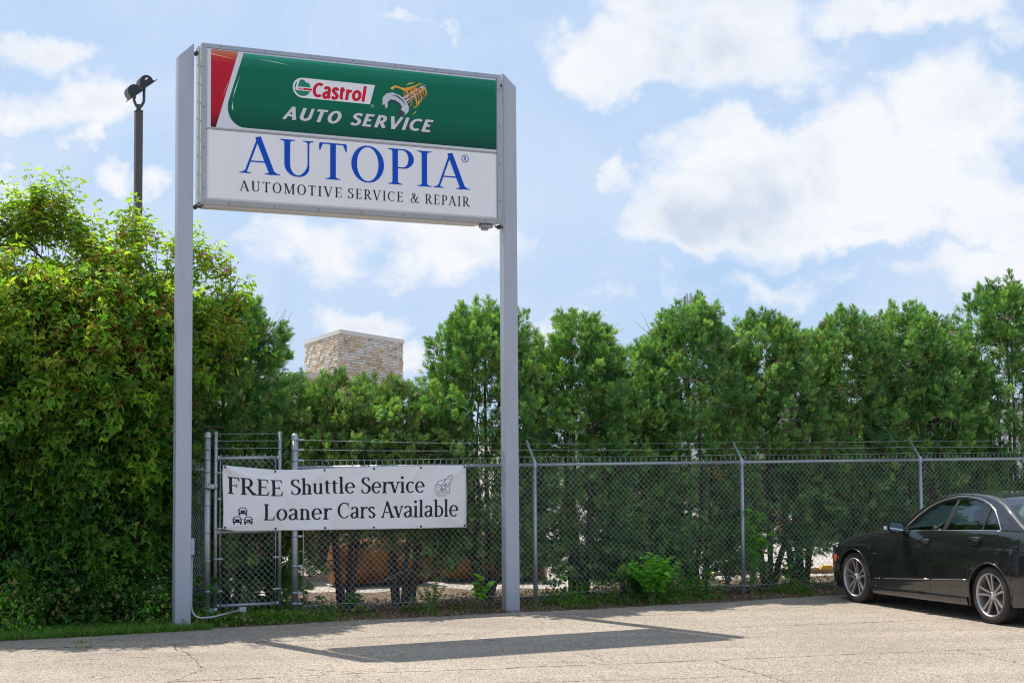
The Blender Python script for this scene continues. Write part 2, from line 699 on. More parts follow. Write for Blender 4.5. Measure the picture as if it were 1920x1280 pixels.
def soil():
    m = mat('soil_with_litter', rough=.95, spec=.2)
    k = NT(m)
    vor = k.n('ShaderNodeTexVoronoi')
    vor.inputs['Scale'].default_value = 38
    k.l(k.tc.outputs['Object'], vor.inputs['Vector'])
    sc_ = k.n('ShaderNodeSeparateColor')
    k.l(vor.outputs['Color'], sc_.inputs[0])
    c = k.ramp(sc_.outputs[0], [(0, (.05, .036, .026)), (.5, (.13, .095, .07)), (.8, (.24, .175, .12)), (1, (.36, .28, .21))])
    n1 = k.noise(3, 6, .6)
    c = k.mix(c, k.ramp(n1, [(.3, (.6, .6, .55)), (.7, (1.25, 1.2, 1.1))]), 1.0, 'MULTIPLY')
    k.l(c, k.b.inputs['Base Color'])
    k.bump(k.math('ADD', vor.outputs['Distance'], n1), .8, .02)
    return m


def gravel():
    m = mat('pale_gravel', rough=.9, spec=.2)
    k = NT(m)
    vor = k.n('ShaderNodeTexVoronoi')
    vor.inputs['Scale'].default_value = 22
    k.l(k.tc.outputs['Object'], vor.inputs['Vector'])
    sc_ = k.n('ShaderNodeSeparateColor')
    k.l(vor.outputs['Color'], sc_.inputs[0])
    c = k.ramp(sc_.outputs[0], [(0, (.24, .205, .175)), (.5, (.42, .375, .33)), (1, (.56, .51, .46))])
    n1 = k.noise(.6, 6, .6)
    c = k.mix(c, k.ramp(n1, [(.3, (.8, .8, .8)), (.7, (1.15, 1.13, 1.1))]), 1.0, 'MULTIPLY')
    k.l(c, k.b.inputs['Base Color'])
    k.bump(vor.outputs['Distance'], .9, .02)
    return m


M_SOIL, M_GRAVEL = soil(), gravel()
M_POLE = sign_paint('bronze_pole_paint', (.085, .075, .068), .4, .5)
M_FLOOD = mat('floodlight_black', (.018, .02, .026), .35)
M_LENS = mat('floodlight_lens', (.5, .52, .55), .1, 0, .6)

# ================================================================ lettering drawn as pen strokes
class Pen:
    """strokes in letter units (cap height 1, baseline 0), turned into thin printed sheets"""
    def __init__(self, thick, thin, serif=True, sw=.035, so=.10, xh=.66):
        self.tk, self.tn, self.serif, self.sw, self.so, self.xh = thick, thin, serif, sw, so, xh
        self.st = []

    def line(self, x0, y0, x1, y1, w=None, n=7):
        w = self.tk if w is None else w
        w2 = w if not hasattr(w, '__len__') else None
        pts = [(x0 + (x1 - x0) * i / n, y0 + (y1 - y0) * i / n) for i in range(n + 1)]
        ws = [w2] * (n + 1) if w2 is not None else [w[0] + (w[1] - w[0]) * i / n for i in range(n + 1)]
        self.st.append((pts, ws))

    def poly(self, pts):
        self.st.append(('poly', pts))

    def curve(self, pts, n=6, ws=None, mul=1.0, closed=False):
        """smooth path; the width follows a broad pen held level"""
        P = []
        k = len(pts)
        for i in range(k if closed else k - 1):
            g = (lambda j: pts[j % k]) if closed else (lambda j: pts[max(0, min(k - 1, j))])
            p0, p1, p2, p3 = g(i - 1), g(i), g(i + 1), g(i + 2)
            for j in range(n):
                t = j / n
                P.append(tuple(.5 * ((2 * p1[a]) + (-p0[a] + p2[a]) * t + (2 * p0[a] - 5 * p1[a] + 4 * p2[a] - p3[a]) * t * t + (-p0[a] + 3 * p1[a] - 3 * p2[a] + p3[a]) * t ** 3) for a in (0, 1)))
        P.append(pts[0] if closed else pts[-1])
        W = []
        for i in range(len(P)):
            a, b = P[max(0, i - 1)], P[min(len(P) - 1, i + 1)]
            if closed and i in (0, len(P) - 1):
                a, b = P[-2], P[1]
            dx, dy = b[0] - a[0], b[1] - a[1]
            L_ = math.hypot(dx, dy) or 1
            W.append((self.tn + (self.tk - self.tn) * (abs(dy) / L_) ** 1.5) * mul)
        if ws:
            W = [w * np.interp(i / (len(P) - 1), np.linspace(0, 1, len(ws)), ws) for i, w in enumerate(W)]
        self.st.append((P, W))

    def arc(self, cx, cy, rx, ry, a0, a1, n=22, mul=1.0, ws=None):
        P = [(cx + rx * math.cos(rad(a0 + (a1 - a0) * i / n)), cy + ry * math.sin(rad(a0 + (a1 - a0) * i / n))) for i in range(n + 1)]
        W = [(self.tn + (self.tk - self.tn) * abs(math.cos(rad(a0 + (a1 - a0) * i / n))) ** 1.4) * mul for i in range(n + 1)]
        if ws:
            W = [w * np.interp(i / n, np.linspace(0, 1, len(ws)), ws) for i, w in enumerate(W)]
        self.st.append((P, W))

    def dot(self, x, y, r):
        self.poly([(x + r * math.cos(2 * math.pi * i / 14), y + r * math.sin(2 * math.pi * i / 14)) for i in range(14)])

    def sf(self, x, y, up=1, l=None, r=None, w=None):
        """serif: thin slab whose outer edge lies on y; up=1 for a foot, -1 for a head"""
        if not self.serif:
            return
        l = self.so if l is None else l
        r = self.so if r is None else r
        hw = (self.tk if w is None else w) / 2
        s = self.sw
        b = s * 1.9
        self.poly([(x - hw - l, y), (x + hw + r, y), (x + hw + r, y + up * s * .8), (x + hw + r * .25, y + up * (s + b * .25)), (x + hw, y + up * (s + b)),
                   (x - hw, y + up * (s + b)), (x - hw - l * .25, y + up * (s + b * .25)), (x - hw - l, y + up * s * .8)])


def glyph(p, c):
    """draws one character with pen p and returns its advance"""
    T, t, X, sf = p.tk, p.tn, p.xh, p.sf
    S = p.serif
    if c == ' ':
        return .34
    if c == 'A':
        p.line(.09, .0, .37, 1.0, t * (1.25 if S else 1))
        p.line(.355, 1.0, .66, 0, T)
        p.line(.19, .33, .56, .33, t)
        sf(.09, 0, 1, w=t); sf(.66, 0, 1)
        return .76
    if c == 'U':
        p.line(.16, 1, .16, .33)
        p.arc(.385, .34, .225, .34 - (.5 * t), 180, 360, ws=[1, 1, 1, t / T if S else 1])
        p.line(.61, .33, .61, 1, t)
        sf(.16, 1, -1); sf(.61, 1, -1, w=t)
        return .77
    if c == 'T':
        p.line(.32, 0, .32, 1 - t * .5)
        p.line(.03, 1 - t / 2, .61, 1 - t / 2, t)
        if S:
            p.poly([(.02, 1 - t), (.10, 1 - t), (.045, .79), (.02, .79)]); p.poly([(.54, 1 - t), (.62, 1 - t), (.62, .79), (.595, .79)])
        sf(.32, 0)
        return .64
    if c == 'O':
        w = T / 2
        p.arc(.39, .5, .36 - w, .5 - t / 2 + .012, 0, 360, 40)
        return .78
    if c == 'P' or c == 'R':
        p.line(.17, 0, .17, 1)
        p.line(.17, 1 - t / 2, .34, 1 - t / 2, t); p.line(.17, .47, .34, .47, t)
        p.arc(.34, .735 - t * .25, .19, .265 - t * .25, 90, -90)
        sf(.17, 0); sf(.17, 1, -1, r=0)
        if c == 'R':
            p.line(.33, .49, .64, .02, T); sf(.655, 0, 1, l=.02, r=.08)
            return .74
        return .60
    if c == 'I':
        p.line(.18, 0, .18, 1); sf(.18, 0); sf(.18, 1, -1)
        return .36
    if c == 'M':
        p.line(.14, 0, .14, 1, t if S else T); p.line(.78, 0, .78, 1)
        p.line(.16, 1, .46, .03, T); p.line(.46, .03, .76, 1, t)
        sf(.14, 0, w=t); sf(.78, 0); sf(.10, 1, -1, r=0, w=t); sf(.80, 1, -1, l=0)
        return .93
    if c == 'V':
        p.line(.09, 1, .37, 0, T); p.line(.38, 0, .65, 1, t * (1.2 if S else 1))
        sf(.09, 1, -1); sf(.65, 1, -1, w=t)
        return .74
    if c in 'EFL':
        p.line(.17, 0, .17, 1)
        sf(.17, 0, 1, r=0 if c != 'F' else None); sf(.17, 1, -1, r=0 if c != 'L' else None)
        if c != 'L':
            p.line(.17, 1 - t / 2, .55, 1 - t / 2, t)
            p.line(.17, .51, .46, .51, t)
            if S:
                p.poly([(.49, 1 - t), (.57, 1 - t), (.585, .77), (.555, .77)])
                p.poly([(.445, .38), (.47, .38), (.47, .64), (.445, .64)])
        if c != 'F':
            p.line(.17, t / 2, .57, t / 2, t)
            if S:
                p.poly([(.50, t), (.58, t), (.62, .26), (.59, .26)])
        return .64 if c != 'F' else .58
    if c == 'S':
        p.curve([(.47, .80), (.42, .925), (.28, .975), (.14, .90), (.11, .74), (.20, .61), (.36, .50), (.48, .38), (.49, .20), (.38, .05), (.24, .02), (.11, .08), (.07, .22)],
                6, ws=[.55, .8, 1, 1.0, 1.15, 1.2, 1.15, 1.0, 1, .8, .55] if S else None) if S else \
            p.curve([(.50, .82), (.38, .91), (.22, .90), (.13, .78), (.17, .63), (.34, .52), (.46, .40), (.47, .22), (.36, .095), (.20, .09), (.06, .17)], 6)
        if S:
            p.poly([(.455, .97), (.485, .97), (.50, .72), (.465, .72)]); p.poly([(.05, .30), (.085, .30), (.075, .01), (.045, .01)])
        return .58
    if c == 'C':
        if S:
            p.arc(.40, .5, .33, .49 - t / 2, 48, 318, 34, ws=[.8, 1, 1, 1, 1, .7])
            p.poly([(.605, .98), (.64, .98), (.655, .69), (.62, .69)])
            return .72
        p.arc(.42, .5, .31, .41, 52, 308, 30)
        return .68
    if c == '&':
        p.curve([(.80, .60), (.68, .44), (.56, .20), (.40, .04), (.22, .03), (.09, .15), (.10, .33), (.24, .48), (.42, .62), (.50, .78), (.45, .92), (.34, .96), (.25, .88), (.26, .74), (.38, .50), (.58, .20), (.72, .05), (.86, .05), (.92, .14)], 5)
        p.line(.66, .60, .92, .60, t)
        return .98
    # lower case
    if c in 'hnbl':
        tall = c != 'n'
        top = 1.07 if tall else X
        p.line(.15, 0, .15, top)
        if S:
            p.poly([(.15 - T / 2, top), (.15 - T / 2, top - .05), (.0, top - .075), (.0, top - .045)])
        if c == 'b':
            p.arc(.31, X * .49, .215, X * .485 - t / 2, -125, 125, 24)
            p.line(.15 - T / 2, 0, .20, .04, t * .8)
            return .61
        sf(.15, 0)
        if c == 'l':
            return .31
        p.arc(.30, X * .62, .165, X * .36 - t / 2, 165, 0, 16, ws=[.8, .9, 1, 1])
        p.line(.465, X * .64, .465, 0)
        sf(.465, 0)
        return .62
    if c == 'u':
        p.line(.13, X, .13, .2, n=5)
        p.arc(.29, .22, .16, .22 - t / 2, 180, 345, 16, ws=[1, 1, .9, .8])
        p.line(.46, X, .46, 0)
        if S:
            p.poly([(.13, X), (.13, X - .045), (0, X - .05), (0, X - .01)]); p.poly([(.46, X), (.46, X - .045), (.34, X - .05), (.34, X - .01)])
            p.poly([(.46, 0), (.58, .012), (.58, .045), (.50, .055)])
        return .61
    if c == 't':
        p.line(.17, .84, .17, .18)
        p.arc(.28, .18, .11, .18 - t / 2, 180, 290, 12, ws=[1, 1, .9])
        p.line(.03, X - t / 2, .36, X - t / 2, t)
        return .39
    if c == 'e':
        p.arc(.30, X * .5, .215, X * .5 - t / 2 + .01, 2, 320, 30, ws=[.9, 1, 1, 1, 1, .8])
        p.line(.12, X * .53, .55 - T * .25, X * .53, t)
        return .59
    if c == 'r':
        p.line(.15, 0, .15, X)
        sf(.15, 0)
        if S:
            p.poly([(.15, X), (.15, X - .045), (.01, X - .055), (.01, X - .015)])
        p.arc(.34, X * .58, .17, X * .40 - t / 2, 160, 60, 10)
        p.dot(.41, X * .92, T * .5) if S else None
        return .46
    if c == 'v':
        p.line(.07, X, .27, 0, T); p.line(.27, 0, .46, X, t)
        sf(.07, X, -1, l=.07, r=.07); sf(.46, X, -1, w=t, l=.07, r=.07)
        return .54
    if c == 'i':
        p.line(.15, 0, .15, X); sf(.15, 0); p.dot(.14, .95, T * .62)
        if S:
            p.poly([(.15, X), (.15, X - .045), (.02, X - .055), (.02, X - .015)])
        return .31
    if c == 'c':
        p.arc(.30, X * .5, .215, X * .5 - t / 2 + .01, 55, 318, 28, ws=[.9, 1, 1, 1, 1, .7])
        p.dot(.42, X * .87, T * .45) if S else None
        return .53
    if c == 'o':
        p.arc(.31, X * .5, .225, X * .5 - t / 2 + .01, 0, 360, 34)
        return .62
    if c == 'a':
        p.curve([(.10, X * .80), (.16, X * .94), (.28, X * .97), (.39, X * .88), (.42, X * .68)], 5)
        p.line(.42, X * .70, .42, .10)
        p.curve([(.42, X * .56), (.28, X * .52), (.12, X * .40), (.10, X * .20), (.20, X * .04), (.33, X * .09), (.42, X * .26)], 5)
        p.line(.42, .10, .53, .03, t * 1.1)
        return .56
    if c == 's':
        p.curve([(.39, X * .80), (.31, X * .95), (.18, X * .94), (.10, X * .78), (.16, X * .62), (.32, X * .45), (.41, X * .28), (.34, X * .08), (.20, X * .04), (.08, X * .20)], 5)
        return .48
    return .5


def ribbon(P, W):
    """mesh strip of a stroke with given widths"""
    k = len(P)
    closed = k > 2 and math.hypot(P[0][0] - P[-1][0], P[0][1] - P[-1][1]) < 1e-6
    V, F = [], []
    for i in range(k):
        if closed:
            a, b = P[(i - 1) % (k - 1)], P[(i + 1) % (k - 1)]
        else:
            a, b = P[max(0, i - 1)], P[min(k - 1, i + 1)]
        dx, dy = b[0] - a[0], b[1] - a[1]
        L_ = math.hypot(dx, dy) or 1
        nx, ny = -dy / L_, dx / L_
        V += [(P[i][0] + nx * W[i] / 2, P[i][1] + ny * W[i] / 2), (P[i][0] - nx * W[i] / 2, P[i][1] - ny * W[i] / 2)]
    for i in range(k - 1):
        F.append((2 * i, 2 * i + 1, 2 * i + 3, 2 * i + 2))
    return V, F


def write(text, x0, x1, base, cap, pen_args, place, name, mt, parent, shear=0.0, base1=None, track=0.0, z0=.0, dz=.00015, off=(0, 0), custom=None):
    """sets a line between x0 and x1; place(x, z, lift) gives the 3-D point. One mesh per line."""
    pens, adv = [], 0.0
    for ch in text:
        p = Pen(**pen_args)
        a = glyph(p, ch)
        pens.append((p, adv))
        adv += a + track
    xs = []
    for p, a in pens:
        for st in p.st:
            if st[0] == 'poly':
                xs += [q[0] + a + shear * q[1] for q in st[1]]
            else:
                V, _ = ribbon(*st)
                xs += [q[0] + a + shear * q[1] for q in V]
    lo, hi = min(xs), max(xs)
    sx = (x1 - x0) / (hi - lo)
    mb = MB()
    n = 0
    for p, a in pens:
        for st in p.st:
            n += 1
            if st[0] == 'poly':
                V = st[1]
                F = [tuple(range(len(V)))]
            else:
                V, F = ribbon(*st)
            out = []
            for q in V:
                X = x0 + (q[0] + a + shear * q[1] - lo) * sx
                b = base if base1 is None else base + (base1 - base) * (X - x0) / (x1 - x0)
                out.append(place(X + off[0], b + q[1] * cap + off[1], z0 + (n % 9) * dz))
            mb.add(out, F)
    return mb.build(name, mt, parent)

# ================================================================ ground
def sheet(name, poly, z, m):
    mb = MB()
    mb.add([(x, y, z) for x, y in poly], [tuple(range(len(poly)))])
    return tag(mb.build(name, m), kind='structure')


def build_ground():
    sheet('ground', [(-1500, -300), (1500, -300), (1500, 2500), (-1500, 2500)], -.02, M_GRAVEL)
    # soil strip under the fence, the hedge and the maples
    pts = []
    for u in np.arange(-14, 30.1, 1.0):
        p = fence_pt(u, -2.2)
        pts.append((p[0], p[1]))
    back = []
    for u in np.arange(30, -14.1, -.5):
        d = (3.1 if u < 3.4 else 2.3) + random.uniform(-.35, .35) if u > -1.2 else 6
        p = fence_pt(u, d)
        back.append((p[0], p[1]))
    sheet('soil', pts + back, -.008, M_SOIL)
    # asphalt with a ragged far edge
    edge = []
    r = random.Random(5)
    ctrl = [(-14, -1.65), (-3.7, -.63), (-2.6, -.66), (-1.4, -.62), (0, -.64), (1.2, -.60), (2.5, -.72), (4, -.72), (5.5, -.78), (8, -.62), (12, -.6), (30, -.6)]
    ctrl = [(-30, -.75), (-3.7, -.75), (-2.6, -.78), (-1.4, -.66), (0, -.62), (1.2, -.62), (2.6, -.72), (4, -.80), (5.5, -.80), (8, -.66), (12, -.6), (30, -.6)]
    for u in np.arange(-26, 30, .09):
        d = lerp_table(ctrl, u) + r.uniform(-.02, .02) + .035 * math.sin(u * 3.1) + .02 * math.sin(u * 9.7 + 1)
        p = fence_pt(u, d)
        edge.append((p[0], p[1]))
    sheet('parking_lot', edge[::-1] + [(edge[0][0], -60), (edge[-1][0] + 20, -60), (edge[-1][0] + 20, edge[-1][1])][0:3], 0.0, M_ASPH)
    # crooked cracks and the open seam that run across the lot
    def crack(p0, p1, wob, w, seed, name='crack'):
        q = random.Random(seed)
        n = max(8, int((Vector(p1) - Vector(p0)).length / .05))
        d = (Vector(p1) - Vector(p0)).normalized()
        nn = Vector((-d.y, d.x))
        off = 0
        V, F = [], []
        for i in range(n + 1):
            off += q.uniform(-1, 1) * wob
            off *= .97
            c = Vector(p0).lerp(Vector(p1), i / n) + nn * off
            ww = w * 1.9 * q.uniform(.15, 1.0) * (1 if q.random() > .22 else .2)
            V += [(c.x + nn.x * ww, c.y + nn.y * ww, .003), (c.x - nn.x * ww, c.y - nn.y * ww, .003)]
        for i in range(n):
            F.append((2 * i, 2 * i + 2, 2 * i + 3, 2 * i + 1))
        return V, F
    mb = MB()
    def P(px, py):
        # the lot's far part, by metres right and ahead of the camera
        return (px, py)
    for a, b, wob, w, sd_ in [
        (P(-6.2, 16.55), P(-2.2, 17.25), .012, .007, 1), (P(-2.2, 17.25), P(-.2, 17.9), .012, .004, 2),
        (P(-3.1, 14.3), P(3.5, 15.9), .014, .006, 3), (P(3.5, 15.9), P(8.0, 16.7), .014, .005, 4),
        (P(.8, 19.2), P(4.2, 20.6), .01, .004, 5), (P(1.4, 17.9), P(5.6, 19.0), .012, .006, 6),
        (P(-1.2, 14.4), P(-.6, 12.4), .016, .005, 7), (P(-3.6, 17.0), P(-2.9, 15.2), .018, .006, 8), (P(-2.9, 15.2), P(-3.2, 13.6), .018, .005, 9),
        (P(4.4, 16.1), P(4.9, 14.0), .016, .005, 10), (P(1.9, 15.4), P(2.6, 13.4), .016, .004, 11), (P(-5.1, 15.6), P(-3.2, 16.2), .014, .004, 12),
        (P(-4.5, 17.1), P(-4.0, 18.1), .016, .004, 13), (P(.2, 16.9), P(.9, 15.5), .016, .003, 14), (P(-.6, 14.0), P(2.6, 14.4), .014, .004, 15)]:
        V, F = crack(a, b, wob, w, sd_)
        mb.add(V, F)
    o = mb.build('crack', M_CRACK)
    tag(o, kind='structure')
    o.name = 'asphalt_crack'


build_ground()


# ================================================================ pylon sign
def build_sign():
    S = empty('pylon_sign', (-1.926, 19.37, 0), rad(THETA))
    tag(S, 'tall two-post roadside sign with green and white cabinet high between grey posts', 'sign')
    # posts: hollow rectangular columns with slanted tops
    for sx in (-1, 1):
        a, b = 2.071 * sx - .092, 2.071 * sx + .092
        zi, zo = 6.79, 6.62
        za, zb = (zo, zi) if sx < 0 else (zi, zo)
        mb = MB()
        bev = .008
        q = [(a + bev, -.075), (b - bev, -.075), (b, -.075 + bev), (b, .075 - bev), (b - bev, .075), (a + bev, .075), (a, .075 - bev), (a, -.075 + bev)]
        V = [(x, y, -.3) for x, y in q] + [(x, y, za + (zb - za) * (x - a) / (b - a)) for x, y in q]
        F = [tuple(range(8, 16))] + [(i, (i + 1) % 8, 8 + (i + 1) % 8, 8 + i) for i in range(8)]
        mb.add(V, F)
        post = mb.build('post', M_POST, S)
        if sx > 0:
            sc_ = MB()
            sc_.box((b - .06, -.0785, .17), (b - .05, -.0752, .18)); sc_.box((a + .02, -.0785, .17), (a + .03, -.0752, .18))
            sc_.build('screw', M_DKMET, post)['kind'] = 'stuff'
    tilt = lambda mb: setattr(mb, 'v', [(x, y, z - .011 * x) for x, y, z in mb.v]) or mb
    W, ZB, ZT, D = 1.905, 4.866, 6.764, .15
    mb = MB()
    mb.box((-W + .006, -D + .03, ZB + .006), (W - .006, D - .03, ZT - .006))
    cab = tilt(mb).build('cabinet', M_CAB, S)
    for sx in (-1, 1):
        mb = MB()
        mb.box((sx * W - .004, -D + .012, ZB + .03), (sx * W + .004, D - .012, ZT - .03))
        mb.box((sx * (W + .009) - .005, -.05, ZB + .03), (sx * (W + .009) + .005, -.035, ZT - .03))
        e = tilt(mb).build('end_panel', M_CABSIDE, S)
        mb = MB()
        for k in range(9):
            z = ZB + .12 + k * .215
            mb.cyl((sx * W, -.115, z), (sx * (W + .010), -.115, z), .008, 6)
            mb.cyl((sx * W, .03, z + .05), (sx * (W + .010), .03, z + .05), .008, 6)
        tilt(mb).build('screw', M_DKMET, e)['kind'] = 'stuff'
    # mitred retainer frame: slanted front, four bars
    fw = .052
    O = [(-W, ZB), (W, ZB), (W, ZT), (-W, ZT)]
    I = [(-W + fw, ZB + fw), (W - fw, ZB + fw), (W - fw, ZT - fw), (-W + fw, ZT - fw)]
    for side in (-1, 1):                         # front and back of the two-sided cabinet
        for i in range(4):
            j = (i + 1) % 4
            mb = MB()
            g = .0015
            o1, o2, i1, i2 = O[i], O[j], I[i], I[j]
            dx = (g if i == 0 else -g if i == 2 else 0)
            dz = (g if i == 1 else -g if i == 3 else 0)
            o1, i1 = (o1[0] + dx, o1[1] + dz), (i1[0] + dx, i1[1] + dz)
            o2, i2 = (o2[0] - dx, o2[1] - dz), (i2[0] - dx, i2[1] - dz)
            ys, yo, yi = side * (D - .03), side * D, side * (D + .016)
            V = [(o1[0], ys, o1[1]), (o2[0], ys, o2[1]), (o2[0], yo, o2[1]), (o1[0], yo, o1[1]),
                 (i1[0], yi, i1[1]), (i2[0], yi, i2[1]), (i2[0], ys, i2[1]), (i1[0], ys, i1[1])]
            F = [(0, 1, 2, 3), (3, 2, 5, 4), (4, 5, 6, 7), (7, 6, 1, 0), (0, 3, 4, 7), (1, 6, 5, 2)]
            if side > 0:
                F = [f[::-1] for f in F]
            mb.add(V, F)
            bar = tilt(mb).build('frame_bar', M_CAB, S)
            if side < 0:
                mb = MB()
                n = 7 if i in (0, 2) else 4
                for k in range(n):
                    t = (k + .6) / n
                    x = o1[0] + (o2[0] - o1[0]) * t + (I[i][0] - O[i][0]) * (.45 if i in (1, 3) else 0)
                    z = o1[1] + (o2[1] - o1[1]) * t + (I[i][1] - O[i][1]) * (.45 if i in (0, 2) else 0)
                    mb.cyl((x, -D - .004, z), (x, -D - .012, z), .007, 6)
                tilt(mb).build('screw', M_DKMET, bar)['kind'] = 'stuff'
    # pan-formed faces: upper and lower, bevelled rim standing proud of the frame
    X, zb, zt, zm = W - fw - .002, ZB + fw + .002, ZT - fw - .002, 5.755
    yf = -D - .020
    def pan(x0, x1, z0, z1, name, m, rim, label=None):
        mb = MB()
        r1 = .026
        a = [(x0, z0), (x1, z0), (x1, z1), (x0, z1)]
        b = [(x0 + r1 * rim[0], z0 + r1 * rim[1]), (x1 - r1 * rim[2], z0 + r1 * rim[1]), (x1 - r1 * rim[2], z1 - r1 * rim[3]), (x0 + r1 * rim[0], z1 - r1 * rim[3])]
        V = [(x, -D - .004, z) for x, z in a] + [(x, yf, z) for x, z in b]
        F = [(4, 5, 6, 7)]
        mb.add(V, F, 0)
        mb.add(V, [(0, 1, 5, 4), (1, 2, 6, 5), (2, 3, 7, 6), (3, 0, 4, 7)], 1)
        o = tilt(mb).build(name, [m, M_RIM], S)
        if label:
            o['label'] = label
        return o
    up = pan(-X, X, zm + .006, zt, 'upper_face_panel', M_RIM, (1, .25, 1, 1), 'upper sign face with green band and red corner')
    lo = pan(-X, X, zb, zm - .006, 'lower_face_panel', M_FACE, (1, 1, 1, .25), 'lower white sign face with blue lettering')
    mb = MB()
    mb.box((-X + .012, -D - .012, zm - .006), (X - .012, -D - .002, zm + .006))
    tilt(mb).build('divider_bar', M_SEAMG, S)

    def place(x, z, lift):
        return (x, yf - .003 - lift, z - .011 * x)

    def flat(name, polys, m, parent, lift=0.0):
        if 1 < len(polys) <= 5:
            for n, q in enumerate(polys):
                last = flat(name, [q], m, parent, lift + n * .0002)
            return last
        mb = MB()
        for n, q in enumerate(polys):
            mb.add([place(x, z, lift + n * .0002) for x, z in q], [tuple(range(len(q)))])
        o = mb.build(name, m, parent)
        if len(polys) > 5:
            o['kind'] = 'stuff'
        return o
    xi0, xi1, gt, gb = -1.822, 1.838, 6.683, 5.797
    # printed bands
    arcpts = [(-1.60 + .205 * (1 - math.cos(rad(a))), 6.02 - .222 * math.sin(rad(a))) for a in range(0, 91, 9)]
    flat('green_band', [[(xi1, gb), (xi1, gt), (-1.412, gt + .004)] + [(-1.595, 6.09)] + arcpts], M_GREENBAND, up)
    flat('red_corner', [[(xi0 + .02, 5.775), (-1.742, 5.775), (-1.478, gt + .012), (xi0 + .02, gt + .012)]], M_REDBAND, up)
    edge = [(-1.400, gt), (-1.383, gt), (-1.566, 6.08), (-1.572, 6.0), (-1.53, 5.90), (-1.48, 5.855), (-1.50, 5.86), (-1.56, 5.92), (-1.588, 6.0), (-1.585, 6.09)]
    flat('band_highlight', [[(-1.26, 6.635), (-1.0, 6.612), (-.86, 6.600), (-1.02, 6.622)], [(-1.545, 6.12), (-1.52, 6.24), (-1.455, 6.42), (-1.50, 6.27)], [(-1.545, 6.10), (-1.555, 6.02), (-1.535, 5.99), (-1.54, 6.03)]], M_SHINE, up, .001)
    flat('corner_highlight', [[(-1.80, 6.645), (-1.80, 6.633), (-1.56, 6.607), (-1.50, 6.603)], [(-1.665, 6.13), (-1.62, 6.27), (-1.585, 6.36), (-1.632, 6.22)]], M_SHINER, up, .001)
    flat('grey_line', [[(-1.80, 5.762), (1.83, 5.762), (1.83, 5.776), (-1.745, 5.776)]], M_SEAMG, up, .0006)
    # brand plate: round left end, slanted right end
    cx, cz, rr = -.693, 6.342, .121
    pill = [(cx + rr * math.cos(rad(a)), cz + rr * math.sin(rad(a))) for a in range(90, 271, 10)] + [(.158, cz - rr), (.222, cz + rr)]
    plate = flat('brand_plate', [pill], M_WHITEP, up, .001)
    disc = [(cx + .100 * math.cos(rad(a)), cz + .100 * math.sin(rad(a))) for a in range(0, 360, 12)]
    flat('emblem_disc', [disc], M_GREENP, plate, .0018)
    flat('emblem_cut', [[(cx - .055, cz + .105), (cx - .028, cz + .105), (cx - .062, cz + .010), (cx + .105, cz + .010), (cx + .105, cz - .035), (cx - .075, cz - .035), (cx - .092, cz - .018)],
                        [(cx + .06, cz + .06), (cx + .075, cz + .075), (cx + .04, cz + .09), (cx + .015, cz + .092)]], M_WHITEP, plate, .0026)
    flat('emblem_bar', [[(cx + .02, cz - .002), (cx + .115, cz - .002), (cx + .115, cz - .026), (cx + .02, cz - .026)]] +
         [[(cx - .055 + i * .014, cz - .003), (cx - .047 + i * .014, cz - .003), (cx - .052 + i * .014, cz - .026), (cx - .060 + i * .014, cz - .026)] for i in range(6)], M_RED, plate, .0034)
    write('Castrol', -.568, .118, cz - .098, .180, dict(thick=.215, thin=.19, serif=False, xh=.74), place, 'brand_lettering', M_RED, plate, shear=.16, z0=.002, track=.035)
    ring = lambda x, z, r, w, n=24: [[(x + (r + s * w) * math.cos(2 * math.pi * (i + e) / n), z + (r + s * w) * math.sin(2 * math.pi * (i + e) / n)) for (e, s) in ((0, -.5), (0, .5), (1, .5), (1, -.5))] for i in range(n)]
    flat('registered_mark', ring(.19, 6.205, .015, .004, 12), M_WHITEP, up, .001)
    # AUTO SERVICE in raised-looking silver letters
    a = dict(thick=.20, thin=.175, serif=False)
    for dx, dzz, m, z0, nm in ((.012, -.012, M_SILVD, .0008, 'lettering_shadow'), (0, 0, M_SILV, .003, 'service_lettering')):
        write('AUTO', -.944, -.205, 5.943, .156, a, place, nm, m, up, shear=.27, z0=z0, off=(dx, dzz), track=.06)
        write('SERVICE', -.098, .990, 5.943, .156, a, place, nm, m, up, shear=.27, z0=z0, off=(dx, dzz), track=.06)
    # lower face
    write('AUTOPIA', -1.459, 1.475, 5.263, .440, dict(thick=.122, thin=.036, sw=.026, so=.10), place, 'name_lettering', M_BLUE, lo, track=.05)
    write('AUTOMOTIVE', -1.458, -.20, 5.050, .122, dict(thick=.125, thin=.045, sw=.035, so=.085), place, 'motto_lettering', M_INK, lo, track=.16)
    write('SERVICE', -.122, .585, 5.050, .122, dict(thick=.125, thin=.045, sw=.035, so=.085), place, 'motto_lettering', M_INK, lo, track=.16)
    write('&', .685, .795, 5.050, .122, dict(thick=.12, thin=.05, sw=.035, so=.085), place, 'motto_lettering', M_INK, lo)
    write('REPAIR', .875, 1.473, 5.050, .122, dict(thick=.125, thin=.045, sw=.035, so=.085), place, 'motto_lettering', M_INK, lo, track=.16)
    flat('registered_mark', ring(1.41, 5.652, .045, .007), M_BLUE, lo, .0)
    write('R', 1.388, 1.434, 5.628, .050, dict(thick=.15, thin=.07), place, 'mark_lettering', M_BLUE, lo)
    # spanner wrapped in a stream of oil
    chrome = mat('print_chrome', (.55, .57, .62), .3)
    chd = mat('print_chrome_dark', (.03, .035, .06), .35)
    gold = mat('print_gold', (.75, .36, .02), .3)
    amber = mat('print_amber', (.62, .15, .01), .3)
    yel = mat('print_yellow', (.80, .62, .03), .3)
